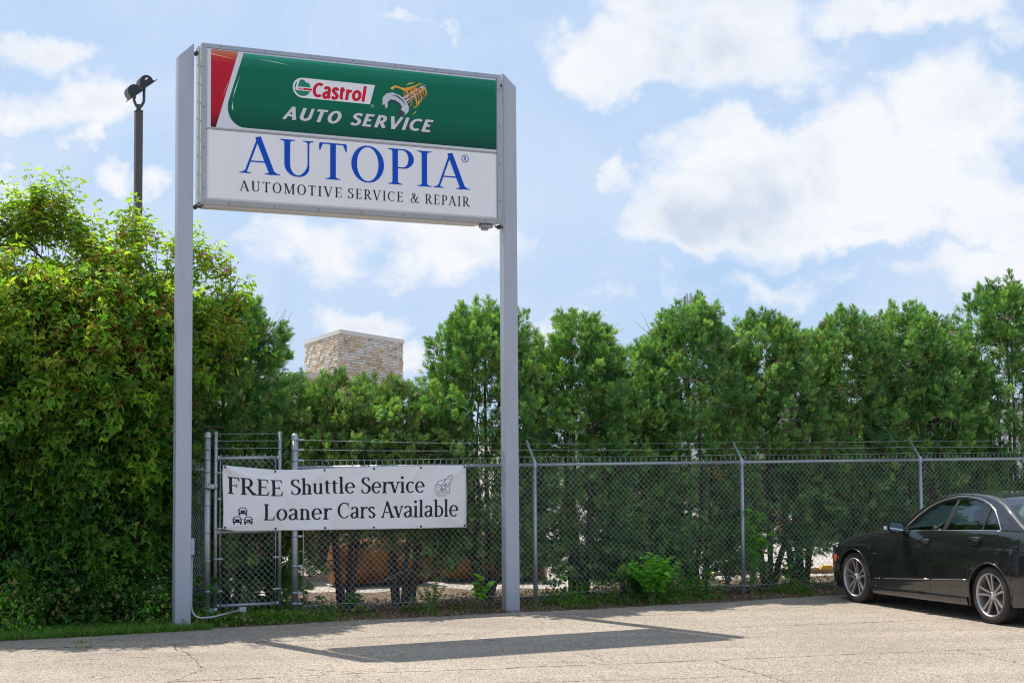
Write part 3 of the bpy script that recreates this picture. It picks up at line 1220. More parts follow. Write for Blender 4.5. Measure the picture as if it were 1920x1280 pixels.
    flat('spanner_handle', [[(.545, 6.305), (.60, 6.365), (.86, 6.530), (.895, 6.520), (.885, 6.475), (.66, 6.285), (.60, 6.245)]], chrome, up, .001)
    flat('spanner_handle_shade', [[(.585, 6.315), (.86, 6.500), (.868, 6.492), (.60, 6.300)], [(.62, 6.285), (.87, 6.475), (.875, 6.468), (.64, 6.278)], [(.845, 6.527), (.898, 6.515), (.905, 6.50), (.86, 6.505)]], chd, up, .0016)
    flat('spanner_jaw', [[(.36, 6.185), (.318, 6.225), (.322, 6.320), (.37, 6.375), (.45, 6.395), (.55, 6.365), (.63, 6.30), (.665, 6.225), (.655, 6.17), (.60, 6.125), (.53, 6.115), (.50, 6.14), (.555, 6.195), (.575, 6.225), (.545, 6.27), (.48, 6.305), (.42, 6.305), (.385, 6.27), (.385, 6.21)]], chrome, up, .0022)
    flat('spanner_jaw_shade', [[(.385, 6.21), (.385, 6.27), (.42, 6.305), (.48, 6.305), (.545, 6.27), (.575, 6.225), (.560, 6.20), (.53, 6.245), (.47, 6.282), (.43, 6.28), (.405, 6.25)],
                               [(.53, 6.115), (.50, 6.14), (.555, 6.195), (.61, 6.16), (.60, 6.125)], [(.345, 6.24), (.36, 6.185), (.318, 6.225)], [(.42, 6.365), (.52, 6.360), (.60, 6.30), (.62, 6.25), (.59, 6.29), (.51, 6.345)]], chd, up, .003)
    mb = MB()
    mb2 = MB()
    for i, (cx_, cz_, rx_, rz_, rot) in enumerate([(.615, 6.37, .035, .125, 58), (.665, 6.375, .045, .150, 40), (.705, 6.40, .042, .135, 30), (.745, 6.425, .036, .112, 24), (.79, 6.45, .028, .085, 20), (.83, 6.475, .022, .060, 16)]):
        P_, W_ = [], []
        for k in range(29):
            a_ = rad(-120 + 300 * k / 28)
            x_, z_ = rx_ * 1.15 * math.cos(a_), rz_ * .78 * math.sin(a_)
            P_.append((cx_ + .035 + x_ * .82 - z_ * .42, cz_ - .03 + x_ * .57 + z_ * .90))
            W_.append((.007 + .010 * math.sin(math.pi * k / 28)) * (1.3 if i == 1 else 1))
        V, F = ribbon(P_, W_)
        (mb if i % 2 else mb2).add([place(x, z, .0035 + i * .0003) for x, z in V], F)
    P_ = [(.44, 6.43), (.48, 6.475), (.55, 6.46), (.60, 6.445), (.68, 6.47), (.74, 6.50), (.80, 6.53), (.84, 6.545)]
    V, F = ribbon(P_, [.025, .03, .022, .035, .03, .02, .014, .006])
    mb.add([place(x, z, .006) for x, z in V], F)
    mb.build('oil_stream', gold, up)
    mb2.build('oil_stream', amber, up)
    flat('oil_glint', [[(.43, 6.43), (.46, 6.455), (.45, 6.47), (.42, 6.445)], [(.56, 6.45), (.60, 6.455), (.58, 6.468)], [(.70, 6.135), (.745, 6.165), (.76, 6.20), (.735, 6.17)], [(.78, 6.25), (.80, 6.30), (.795, 6.35), (.785, 6.30)], [(.62, 6.50), (.68, 6.52), (.74, 6.545), (.67, 6.535)]], yel, up, .0068)
    # brackets and the lamp-cable clamp under the right end
    for sx in (-1, 1):
        for z in (ZT - .10, ZB - .02):
            mb = MB()
            mb.cyl((sx * (W - .03), -.02, z), (sx * 1.985, -.02, z), .012, 8)
            mb.box((sx * 1.94 - .012, -.05, z - .025), (sx * 1.94 + .012, .03, z + .025))
            mb.cyl((sx * 1.94, -.06, z), (sx * 1.94, .05, z), .016, 8)
            tilt(mb).build('bracket', M_DKMET, S)
    mb = MB()
    mb.box((1.68, -.06, ZB - .045), (1.84, .05, ZB + .002), bev=.01)
    mb.box((1.70, -.03, ZB - .075), (1.79, .03, ZB - .045), bev=.01)
    tilt(mb).build('cable_clamp', M_CAB, S)
    mb = MB()
    mb.box((-W + .05, -.10, ZB - .022), (W - .28, .10, ZB + .004))
    tilt(mb).build('bottom_rail', M_CABSIDE, S)
    # switch box and conduit on the left post
    px = -1.979
    mb = MB()
    mb.box((px, -.045, .83), (px + .045, .03, 1.02), bev=.006)
    mb.build('switch_box', M_POST, S)
    mb = MB()
    pts = [(px + .018, -.01, .83), (px + .018, -.01, .24)] + [(px + .018 + .10 * (1 - math.cos(rad(a))), -.01 - .06 * (1 - math.cos(rad(a))), .24 - .13 * math.sin(rad(a))) for a in range(15, 91, 15)] + [(px + .25, -.08, .115), (px + .62, .06, .17)]
    mb.tube(pts, .014, 8)
    mb.build('conduit', M_GALV, S)
    mb = MB()
    mb.box((px + .59, .03, .14), (px + .68, .09, .20), bev=.01)
    mb.cyl((px + .655, .06, .15), (px + .655, .06, -.05), .022, 10)
    mb.build('conduit_elbow', M_GALV, S)
    return S


build_sign()

# ================================================================ chain-link fence
PITCH = .078


def link_mesh(u0, u1, z0, z1, origin=0.0, wire=.0024, top_barb=True):
    """woven wires, every wire a zigzag; in (u, z) with y for the weave"""
    V, F = [], []
    h = PITCH / 4
    w = wire
    n = int(round((u1 - u0) / (PITCH / 2)))
    step = PITCH / 2
    rows = int(round((z1 - z0) / step))
    cs = [(w, 0), (-w * .5, w * .87), (-w * .5, -w * .87)]
    for i in range(n):
        base = u0 + (i + .5) * PITCH / 2
        pts = [(base + (h if (j + i) % 2 else -h), (.0024 if j % 2 else -.0024), z0 + j * step) for j in range(rows + 1)]
        P0 = len(V)
        for p in pts:
            for c in cs:
                V.append((p[0] + c[0], p[1] + c[1], p[2]))
        for j in range(rows):
            for c in range(3):
                F.append((P0 + j * 3 + c, P0 + j * 3 + (c + 1) % 3, P0 + j * 3 + 3 + (c + 1) % 3, P0 + j * 3 + 3 + c))
        if top_barb:
            zt = z0 + rows * step
            bx = pts[-1][0]
            if (rows + i) % 2:
                continue
            for q in (-.004, .004):
                P0 = len(V)
                for zz, dx in ((zt - .004, 0), (zt + .034, q)):
                    for c in cs:
                        V.append((bx + dx + c[0], c[1], zz))
                for c in range(3):
                    F.append((P0 + c, P0 + (c + 1) % 3, P0 + 3 + (c + 1) % 3, P0 + 3 + c))
    return V, F


def barbed(pts, parent, step=.127, m=None, sag=0.0):
    mb = MB()
    pts = [Vector(p) for p in pts]
    r = random.Random(len(pts) * 31 + int(abs(pts[0].x) * 100))
    for a, b in zip(pts[:-1], pts[1:]):
        L_ = (b - a).length
        n = max(1, int(L_ / step))
        seg = [a.lerp(b, i / 8) + Vector((0, 0, -sag * 4 * (i / 8) * (1 - i / 8))) for i in range(9)]
        mb.tube(seg, .0019, 4, caps=False)
        for i in range(n):
            t = (i + r.uniform(.3, .7)) / n
            c = a.lerp(b, t) + Vector((0, 0, -sag * 4 * t * (1 - t)))
            for _ in range(2):
                d = Vector((r.uniform(-.4, .4), r.uniform(-1, 1), r.uniform(-1, 1))).normalized() * .014
                mb.tube([c - d, c + d], .0013, 3, caps=False)
    return mb.build('barbed_wire', m or M_WIRE, parent)


def post_cap(mb, x, y, z, r):
    mb.lathe([(r + .004, z - .045), (r + .004, z), (r * .95, z + .012), (r * .5, z + .026), (0.001, z + .03)], (x, y, 0), 14)


def build_fence():
    Fn = empty('chain_link_fence', fence_pt(0), rad(THETA))
    tag(Fn, 'long galvanised chain-link fence with barbed wire along the cedar hedge', 'fence')
    us = [3.223, 6.38, 9.43, 12.48, 15.5]
    # end post by the gate
    mb = MB()
    mb.cyl((0, 0, -.2), (0, 0, 2.20), .041, 16)
    p = mb.build('end_post', M_GALV, Fn)
    c = MB(); post_cap(c, 0, 0, 2.20, .041); c.build('post_cap', M_GALV, p)
    for k, z in enumerate((2.15, 2.03, 1.90, 1.62, 1.30, .98, .62, .30, .17)):
        c = MB()
        c.lathe([(.0425, z - .011), (.046, z - .011), (.046, z + .011), (.0425, z + .011)], (0, 0, 0), 14)
        c.box((.04, -.008, z - .012), (.11, .008, z + .012))
        c.build('tension_band', M_GALV, p)
    c = MB(); c.cyl((.105, -.012, .06), (.105, -.012, 1.84), .0075, 8); c.build('tension_bar', M_GALV, Fn)
    for i, u in enumerate(us):
        mb = MB()
        mb.cyl((u, 0, -.2), (u, 0, 1.80), .028, 14)
        lp = mb.build('line_post', M_GALV, Fn)
        mb = MB()
        mb.lathe([(.031, 1.77), (.031, 1.84), (.024, 1.86), (.001, 1.865)], (u, 0, 0), 12)
        d = (0, .25, .27)
        mb.box((u - .014, -.004, 1.845), (u + .014, .012, 1.87))
        M = Matrix.Translation((u, .0, 1.85)) @ Matrix.Rotation(-math.atan2(.24, .27) , 4, 'X')
        mb.box((-.016, -.003, 0), (.016, .003, .37), M=M)
        mb.box((-.003, -.012, 0), (.003, .012, .37), M=M)
        arm = mb.build('barb_arm', M_GALV, lp)
    edges = [0.0] + us
    for a, b in zip(edges[:-1], edges[1:]):
        mb = MB()
        mb.cyl((a + .03, 0, 1.808), (b, 0, 1.808), .0215, 12)
        mb.build('top_rail', M_GALV, Fn)
    # swaged joint collars and wire ties
    mb = MB()
    for u in np.arange(.5, 15.4, .61):
        mb.tube([(u + .008 * math.cos(t), .026 * math.cos(t) * 1.0, 1.808 + .026 * math.sin(t)) for t in np.linspace(0, 6.28, 9)], .002, 3, caps=False)
    for u in us:
        for z in np.arange(.25, 1.7, .3):
            mb.tube([(u + .033 * math.cos(t), .033 * math.sin(t), z + .01 * math.cos(t)) for t in np.linspace(0, 6.28, 9)], .002, 3, caps=False)
    t_ = mb.build('wire_tie', M_WIRE, Fn)
    t_['kind'] = 'stuff'
    V, F = link_mesh(.105, 15.5, .055, 1.855)
    m = np_mesh('chain_link_mesh', [(x, y - .026, z) for x, y, z in V], F, M_WIRE, Fn)
    m['kind'] = 'stuff'
    mb = MB()
    r = random.Random(3)
    pts = [(.1 + i * .25, -.028, .135 + .012 * math.sin(i * .9) + r.uniform(-.004, .004)) for i in range(60)]
    mb.tube(pts, .0026, 4, caps=False)
    mb.build('tension_wire', M_WIRE, Fn)
    arm_z = ((.055, 1.913), (.135, 2.0), (.215, 2.085))
    for (y, z), z0 in zip(arm_z, (1.90, 2.03, 2.15)):
        barbed([(.05, 0, z0), (3.223, y, z)] + [(u, y, z) for u in us[1:]], Fn, sag=.012)
    return Fn


def build_side_fence():
    Fn = empty('side_fence', fence_pt(-1.075), rad(THETA + 98))
    tag(Fn, 'dark side run of chain-link fence going back under the maple leaves', 'fence')
    for i, u in enumerate((2.6, 5.4)):
        mb = MB(); mb.cyl((u, 0, -.2), (u, 0, 1.80), .028, 12); mb.build('line_post', M_GALV, Fn)
    mb = MB(); mb.cyl((.04, 0, 1.80), (5.4, 0, 1.80), .020, 10); mb.build('top_rail', M_GALV, Fn)
    V, F = link_mesh(.03, 5.4, .055, 1.855)
    m = np_mesh('chain_link_mesh', V, F, M_WIRE, Fn)
    m['kind'] = 'stuff'


def build_gate():
    G = empty('chain_link_gate', fence_pt(-.975), rad(THETA))
    tag(G, 'narrow chain-link gate with three barbed strands above its frame', 'gate')
    w = .785
    for x, n in ((0, 'upright'), (w, 'upright')):
        mb = MB(); mb.cyl((x, 0, .10), (x, 0, 2.255), .0225, 14); mb.build(n, M_GALV, G)
    for z in (1.935, 1.055, .185):
        mb = MB()
        mb.cyl((.03, 0, z), (w - .03, 0, z), .021, 12)
        for x in (.028, w - .028):
            mb.cyl((x - .014, 0, z), (x + .014, 0, z), .028, 12)
        mb.build('cross_bar', M_GALV, G)
    for x, s in ((.052, 1), (w - .052, -1)):
        mb = MB(); mb.cyl((x, -.012, .19), (x, -.012, 1.93), .007, 8); mb.build('tension_bar', M_GALV, G)
        for z in (1.76, 1.45, 1.10, .74, .36):
            mb = MB()
            xp = 0 if s > 0 else w
            mb.lathe([(.024, z - .010), (.027, z - .010), (.027, z + .010), (.024, z + .010)], (xp, 0, 0), 12)
            mb.box((min(xp + s * .022, xp + s * .085), -.018, z - .010), (max(xp + s * .022, xp + s * .085), -.002, z + .010))
            mb.build('tension_band', M_GALV, G)
    V, F = link_mesh(.052 + .004, w - .048, .15, 1.955, top_barb=True)
    m = np_mesh('chain_link_mesh', [(x, y - .024, z) for x, y, z in V], F, M_WIRE, G)
    m['kind'] = 'stuff'
    for z in (2.05, 2.14, 2.225):
        b = barbed([(-.03, -.024, z), (w + .035, -.024, z)], G, .11)
    # hinges
    for z in (1.60, .135):
        mb = MB()
        mb.lathe([(.026, z - .030), (.030, z - .030), (.030, z + .030), (.026, z + .030)], (0, 0, 0), 12)
        mb.box((-.085, -.030, z - .028), (-.02, .004, z + .028), bev=.004)
        mb.cyl((-.06, -.045, z), (-.06, -.028, z), .011, 8)
        mb.build('hinge', M_GALV, G)
    H = empty('hinge_post', fence_pt(-1.075), rad(THETA))
    tag(H, 'capped steel post that carries the gate hinges beside the tall grey sign post', 'post')
    mb = MB(); mb.cyl((0, 0, -.2), (0, 0, 2.22), .040, 16); mb.build('pole', M_GALV, H)
    mb = MB(); post_cap(mb, 0, 0, 2.225, .041); mb.build('cap', M_GALV, H)
    for z in (2.05, 1.93, 1.78, 1.38, 1.06, .72, .36):
        mb = MB(); mb.lathe([(.0415, z - .010), (.0445, z - .010), (.0445, z + .010), (.0415, z + .010)], (0, 0, 0), 14); mb.build('band', M_GALV, H)
    for z in (1.60, .135):
        mb = MB(); mb.lathe([(.0415, z - .028), (.047, z - .028), (.047, z + .028), (.0415, z + .028)], (0, 0, 0), 14)
        mb.box((-.02, -.075, z - .012), (.02, -.04, z + .012))
        mb.cyl((.005, -.06, z - .05), (.005, -.06, z + .05), .009, 8)
        mb.build('clamp', M_GALV, H)


build_fence()
build_side_fence()
build_gate()


# ================================================================ banner
def build_banner():
    B = empty('vinyl_banner', fence_pt(-.905, 0, 1.03), rad(THETA))
    tag(B, 'creased white vinyl banner with dark serif lettering tied to gate and fence', 'banner')
    Lx, Lz = 3.135, .79
    top = [(0, .823), (.10, .812), (.64, .758), (.95, .757), (1.26, .768), (1.9, .778), (2.5, .783), (3.135, .785)]
    bot = [(0, .065), (.15, .035), (.64, .030), (1.26, .020), (1.9, .010), (2.5, .004), (3.135, .0)]

    def wave(x, z):
        d = .010 * math.sin(x * 2.2 + z * 3.0) + .006 * math.sin(x * 5.3 - z * 6 + 1)
        # drape folds fanning from the eyelets
        for gx, gz, dx, dz, a in ((.0, .80, .92, -.38, .020), (.0, .80, .75, -.66, .012), (1.27, .76, -.75, -.6, .010), (3.12, .78, -.8, -.6, .012), (2.5, .76, -.55, -.8, .010), (3.12, .02, -.9, .42, .008), (0, .02, .95, .3, .010), (1.9, .03, -.7, .7, .006), (.64, .74, .5, -.85, .008), (1.9, .76, -.7, -.7, .008)):
            px, pz = x - gx, z - gz
            t = px * dx + pz * dz
            s = -px * dz + pz * dx
            if t > 0:
                wd = .03 + t * .10
                d += a * 1.7 * math.exp(-(s / wd) ** 2) * math.exp(-t / .75) * (1 - math.exp(-t / .06))
        return d

    def warp(x, z, lift):
        t = lerp_table(top, x)
        b = lerp_table(bot, x)
        zz = b + (t - b) * z / Lz
        e = 1 - .0 * x
        return (x + .006 * math.sin(z * 7) * (1 if x < .3 else .3), -.066 - wave(x, z) - lift, zz)
    nx, nz = 190, 56
    V = [warp(Lx * i / nx, Lz * j / nz, 0) for j in range(nz + 1) for i in range(nx + 1)]
    F = [(j * (nx + 1) + i, j * (nx + 1) + i + 1, (j + 1) * (nx + 1) + i + 1, (j + 1) * (nx + 1) + i) for j in range(nz) for i in range(nx)]
    mb = MB()
    mb.add(V, F, 0, True)
    m = mat('banner_vinyl', (.66, .64, .64), .42)
    k = NT(m)
    n1 = k.noise(2.2, 6, .6, stretch=(1, 1, 2.2), dist=.5)
    c = k.mix((.80, .78, .79), (.58, .53, .47), k.math('MULTIPLY', k.ramp(n1, [(.52, (0, 0, 0)), (.80, (1, 1, 1))]), .22))
    k.l(c, k.b.inputs['Base Color'])
    wv = k.n('ShaderNodeTexChecker')
    wv.inputs['Scale'].default_value = 260
    k.l(k.tc.outputs['Object'], wv.inputs['Vector'])
    k.bump(wv.outputs['Fac'], .08, .001)
    sheet_ = mb.build('banner_sheet', m, B)
    sol = sheet_.modifiers.new('thick', 'SOLIDIFY'); sol.thickness = .0012; sol.offset = -1
    # hem
    hm = mat('banner_hem', (.60, .58, .58), .5)
    mb = MB()
    hw = .020
    def strip(pts, q):
        V = []
        for a, b in pts:
            V.append(warp(a[0], a[1], .0012)); V.append(warp(b[0], b[1], .0012))
        mb.add(V, [(2 * i, 2 * i + 1, 2 * i + 3, 2 * i + 2) for i in range(len(pts) - 1)], 0, True)
    strip([((Lx - hw, Lz * j / 40), (Lx, Lz * j / 40)) for j in range(41)], 0)
    mb.build('hem', hm, B)
    P = dict(thick=.14, thin=.06, sw=.045, so=.075, xh=.70)
    z0 = .0016
    write('FREE', .060, .735, .448, .208, P, warp, 'lettering', M_INK, B, z0=z0, track=.03)
    write('Shuttle', .835, 1.655, .462, .202, P, warp, 'lettering', M_INK, B, z0=z0, track=.015)
    write('Service', 1.735, 2.572, .458, .205, P, warp, 'lettering', M_INK, B, z0=z0, base1=.452, track=.015)
    write('Loaner', .490, 1.352, .134, .208, P, warp, 'lettering', M_INK, B, z0=z0, track=.02)
    write('Cars', 1.425, 1.922, .142, .208, P, warp, 'lettering', M_INK, B, z0=z0, track=.015)
    write('Available', 1.990, 3.020, .142, .208, P, warp, 'lettering', M_INK, B, z0=z0, track=.012)

    def icon(name, strokes, polys=()):
        mb = MB()
        n = 0
        for pts, w in strokes:
            n += 1
            P_ = []
            for a, b in zip(pts[:-1], pts[1:]):
                P_ += [(a[0] + (b[0] - a[0]) * i / 4, a[1] + (b[1] - a[1]) * i / 4) for i in range(4)]
            P_.append(pts[-1])
            V, F = ribbon(P_, [w] * len(P_))
            mb.add([warp(x, z, z0 + (n % 9) * .0002) for x, z in V], F)
        for q in polys:
            n += 1
            mb.add([warp(x, z, z0 + (n % 9) * .0002) for x, z in q], [tuple(range(len(q)))])
        return mb.build(name, M_INK, B)
    # shuttle outline flying up to the right, with speed lines
    ox, oz, s = 2.855, .560, .138
    R_ = lambda x, y: (ox + s * (x * .707 + y * .60), oz + s * (-x * .64 + y * .77))
    body = [R_(*q) for q in [(-.22, -.55), (-.26, .2), (-.24, .62), (-.12, .9), (0, 1.0), (.12, .9), (.24, .62), (.26, .2), (.22, -.55), (-.22, -.55)]]
    lw = .0062
    st = [(body, lw), ([R_(*q) for q in [(-.26, .35), (-.80, -.35), (-.78, -.55), (-.22, -.45)]], lw), ([R_(*q) for q in [(.26, .35), (.80, -.35), (.78, -.55), (.22, -.45)]], lw),
          ([R_(*q) for q in [(-.15, -.55), (-.15, -.78), (.15, -.78), (.15, -.55)]], lw), ([R_(*q) for q in [(0, -.55), (0, -.78)]], lw),
          ([R_(*q) for q in [(-.10, .55), (.0, .62), (.10, .55)]], lw), ([R_(*q) for q in [(0, .02), (-.05, -.02), (-.04, -.30), (.04, -.30), (.05, -.02), (0, .02)]], lw)]
    for x, a, b in ((-.75, -.62, -.95), (-.62, -.62, -1.2), (-.42, -.62, -.85), (-.42, -.95, -1.35), (-.2, -.9, -1.15), (-.2, -1.22, -1.5), (.0, -.95, -1.4), (.22, -.72, -1.0), (.22, -1.1, -1.38), (.42, -.62, -.82), (.42, -.92, -1.2), (.62, -.65, -1.05)):
        st.append(([R_(x, a), R_(x, b)], .0052))
    icon('shuttle_icon', st)
    # three little cars seen from the front
    polys = []
    st = []
    for cx, cz in ((.234, .238), (.168, .128), (.302, .128)):
        q = 1.0
        polys += [[(cx - .052, cz - .026), (cx + .052, cz - .026), (cx + .054, cz + .006), (cx + .044, cz + .018), (cx - .044, cz + .018), (cx - .054, cz + .006)],
                  [(cx - .050, cz - .045), (cx - .030, cz - .045), (cx - .030, cz - .024), (cx - .050, cz - .024)], [(cx + .030, cz - .045), (cx + .050, cz - .045), (cx + .050, cz - .024), (cx + .030, cz - .024)],
                  [(cx - .062, cz + .014), (cx - .046, cz + .014), (cx - .046, cz + .022), (cx - .062, cz + .022)], [(cx + .046, cz + .014), (cx + .062, cz + .014), (cx + .062, cz + .022), (cx + .046, cz + .022)]]
        st.append(([(cx - .046, cz + .014), (cx - .034, cz + .044), (cx - .018, cz + .050), (cx + .018, cz + .050), (cx + .034, cz + .044), (cx + .046, cz + .014)], .010))
    ic = icon('car_icon', st, polys)
    lm = MB()
    for cx, cz in ((.234, .238), (.168, .128), (.302, .128)):
        for sx in (-1, 1):
            V = [(cx + sx * .033 + .010 * math.cos(t), cz + .001 + .008 * math.sin(t)) for t in np.linspace(0, 5.7, 10)]
            lm.add([warp(x, z, z0 + .0022) for x, z in V], [tuple(range(10))])
    lm.build('icon_lamp', m, ic)['kind'] = 'stuff'
    # eyelets
    for i, x in enumerate((.025, .645, 1.265, 1.90, 2.52, 3.11)):
        for z in (.025, Lz - .022):
            g = MB()
            c = warp(x, z, .003)
            g.lathe([(.0105, -.001), (.0125, -.003), (.0145, 0)], (c[0], c[1], c[2]), 10, axis='y')
            g.add([(c[0] + .011 * math.cos(t), c[1] - .001, c[2] + .011 * math.sin(t)) for t in np.linspace(0, 5.6, 9)], [tuple(range(9))])
            g.build('eyelet', M_DKMET, B)


build_banner()

# ================================================================ vegetation
def leaf_tpl(kind):
    """templates: verts, triangles, shade per vertex (a leaf is a little paler along its rib)"""
    out = []
    if kind == 'maple':
        for b in (.06, .16, -.05):
            v = [(0, 0, 0), (.22, .08, b), (.50, .30, b * .2), (.27, .38, b), (.22, .62, b * .6), (0, 1.0, -.16), (-.22, .62, b * .6), (-.27, .38, b), (-.50, .30, b * .2), (-.22, .08, b), (0, .42, -.03)]
            f = [(10, 1, 3), (1, 2, 3), (10, 3, 4), (10, 4, 5), (10, 5, 6), (10, 6, 7), (7, 8, 9), (10, 7, 9)]
            out.append((v, f))
    elif kind == 'broad':
        for b in (.08, .15):
            v = [(0, 0, 0), (.26, .18, b), (.33, .45, b), (.2, .75, b * .6), (0, 1.0, -.10), (-.2, .75, b * .6), (-.33, .45, b), (-.26, .18, b)]
            f = [(0, 1, 2), (0, 2, 3), (0, 3, 4), (0, 4, 5), (0, 5, 6), (0, 6, 7)]
            out.append((v, f))
    elif kind == 'samara':
        v = [(0, 0, 0), (.10, .2, 0), (.30, .9, .05), (.10, .95, 0), (-.10, .95, 0), (-.30, .9, .05), (-.10, .2, 0)]
        f = [(0, 1, 2), (0, 2, 3), (0, 4, 5), (0, 5, 6)]
        out.append((v, f))
    elif kind == 'frond':
        for s in range(4):
            q = random.Random(s)
            v, f = [], []
            def blade(x0, y0, x1, y1, w, z):
                dx, dy = x1 - x0, y1 - y0
                L_ = math.hypot(dx, dy)
                nx, ny = -dy / L_ * w, dx / L_ * w
                o = len(v)
                v.extend([(x0 - dx * .08 + nx, y0 - dy * .08 + ny, z), (x0 - nx, y0 - ny, z + .02), (x1, y1, z - .05)])
                f.append((o, o + 1, o + 2))
            blade(0, 0, q.uniform(-.08, .08), 1.0, .055, 0)
            for i in range(4):
                y = .06 + i * .21
                l = (.58 - .09 * i) * q.uniform(.8, 1.15)
                for sg in (-1, 1):
                    a = rad(q.uniform(32, 48))
                    blade(0, y + .04 * sg, sg * l * math.sin(a), y + l * math.cos(a), .055, q.uniform(-.06, .06))
            out.append((v, f))
    elif kind == 'grass':
        for s in range(3):
            q = random.Random(s + 9)
            v, f = [], []
            for i in range(5):
                a = q.uniform(0, 6.28)
                bx, by = .10 * math.cos(a), .10 * math.sin(a)
                hx, hy = bx + q.uniform(-.45, .45), by + q.uniform(-.45, .45)
                h = q.uniform(.6, 1.1)
                w = .035
                o = len(v)
                # forward axis of the template is up
                v.extend([(bx - w, 0, by), (bx + w, 0, by), ((bx * .6 + hx * .4) + w * .8, h * .6, (by * .6 + hy * .4)), ((bx * .6 + hx * .4) - w * .8, h * .6, (by * .6 + hy * .4)), (hx, h * .95, hy)])
                f.extend([(o, o + 1, o + 2), (o, o + 2, o + 3), (o + 3, o + 2, o + 4)])
            out.append((v, f))
    res = []
    for v, f in out:
        v = np.array(v, dtype=float)
        c = .9 + .2 * v[:, 1]
        res.append((v, np.array(f), c))
    return res


T_MAPLE, T_BROAD, T_SAM, T_FROND, T_GRASS = [leaf_tpl(k) for k in ('maple', 'broad', 'samara', 'frond', 'grass')]


def rand_dir(n):
    return unit(rng.normal(size=(n, 3)))


def branch_mesh(name, paths, m, parent, n=6, stuff=False):
    mb = MB()
    for pts, r in paths:
        mb.tube(pts, r, n, caps=False)
    o = mb.build(name, m, parent)
    if stuff:
        o['kind'] = 'stuff'
    return o


def wander(p, d, length, steps, wob, lift, r):
    pts = [Vector(p)]
    d = Vector(d).normalized()
    for _ in range(steps):
        d = (d + Vector((r.uniform(-1, 1), r.uniform(-1, 1), r.uniform(-1, 1))) * wob + Vector((0, 0, lift))).normalized()
        pts.append(pts[-1] + d * length / steps)
    return pts


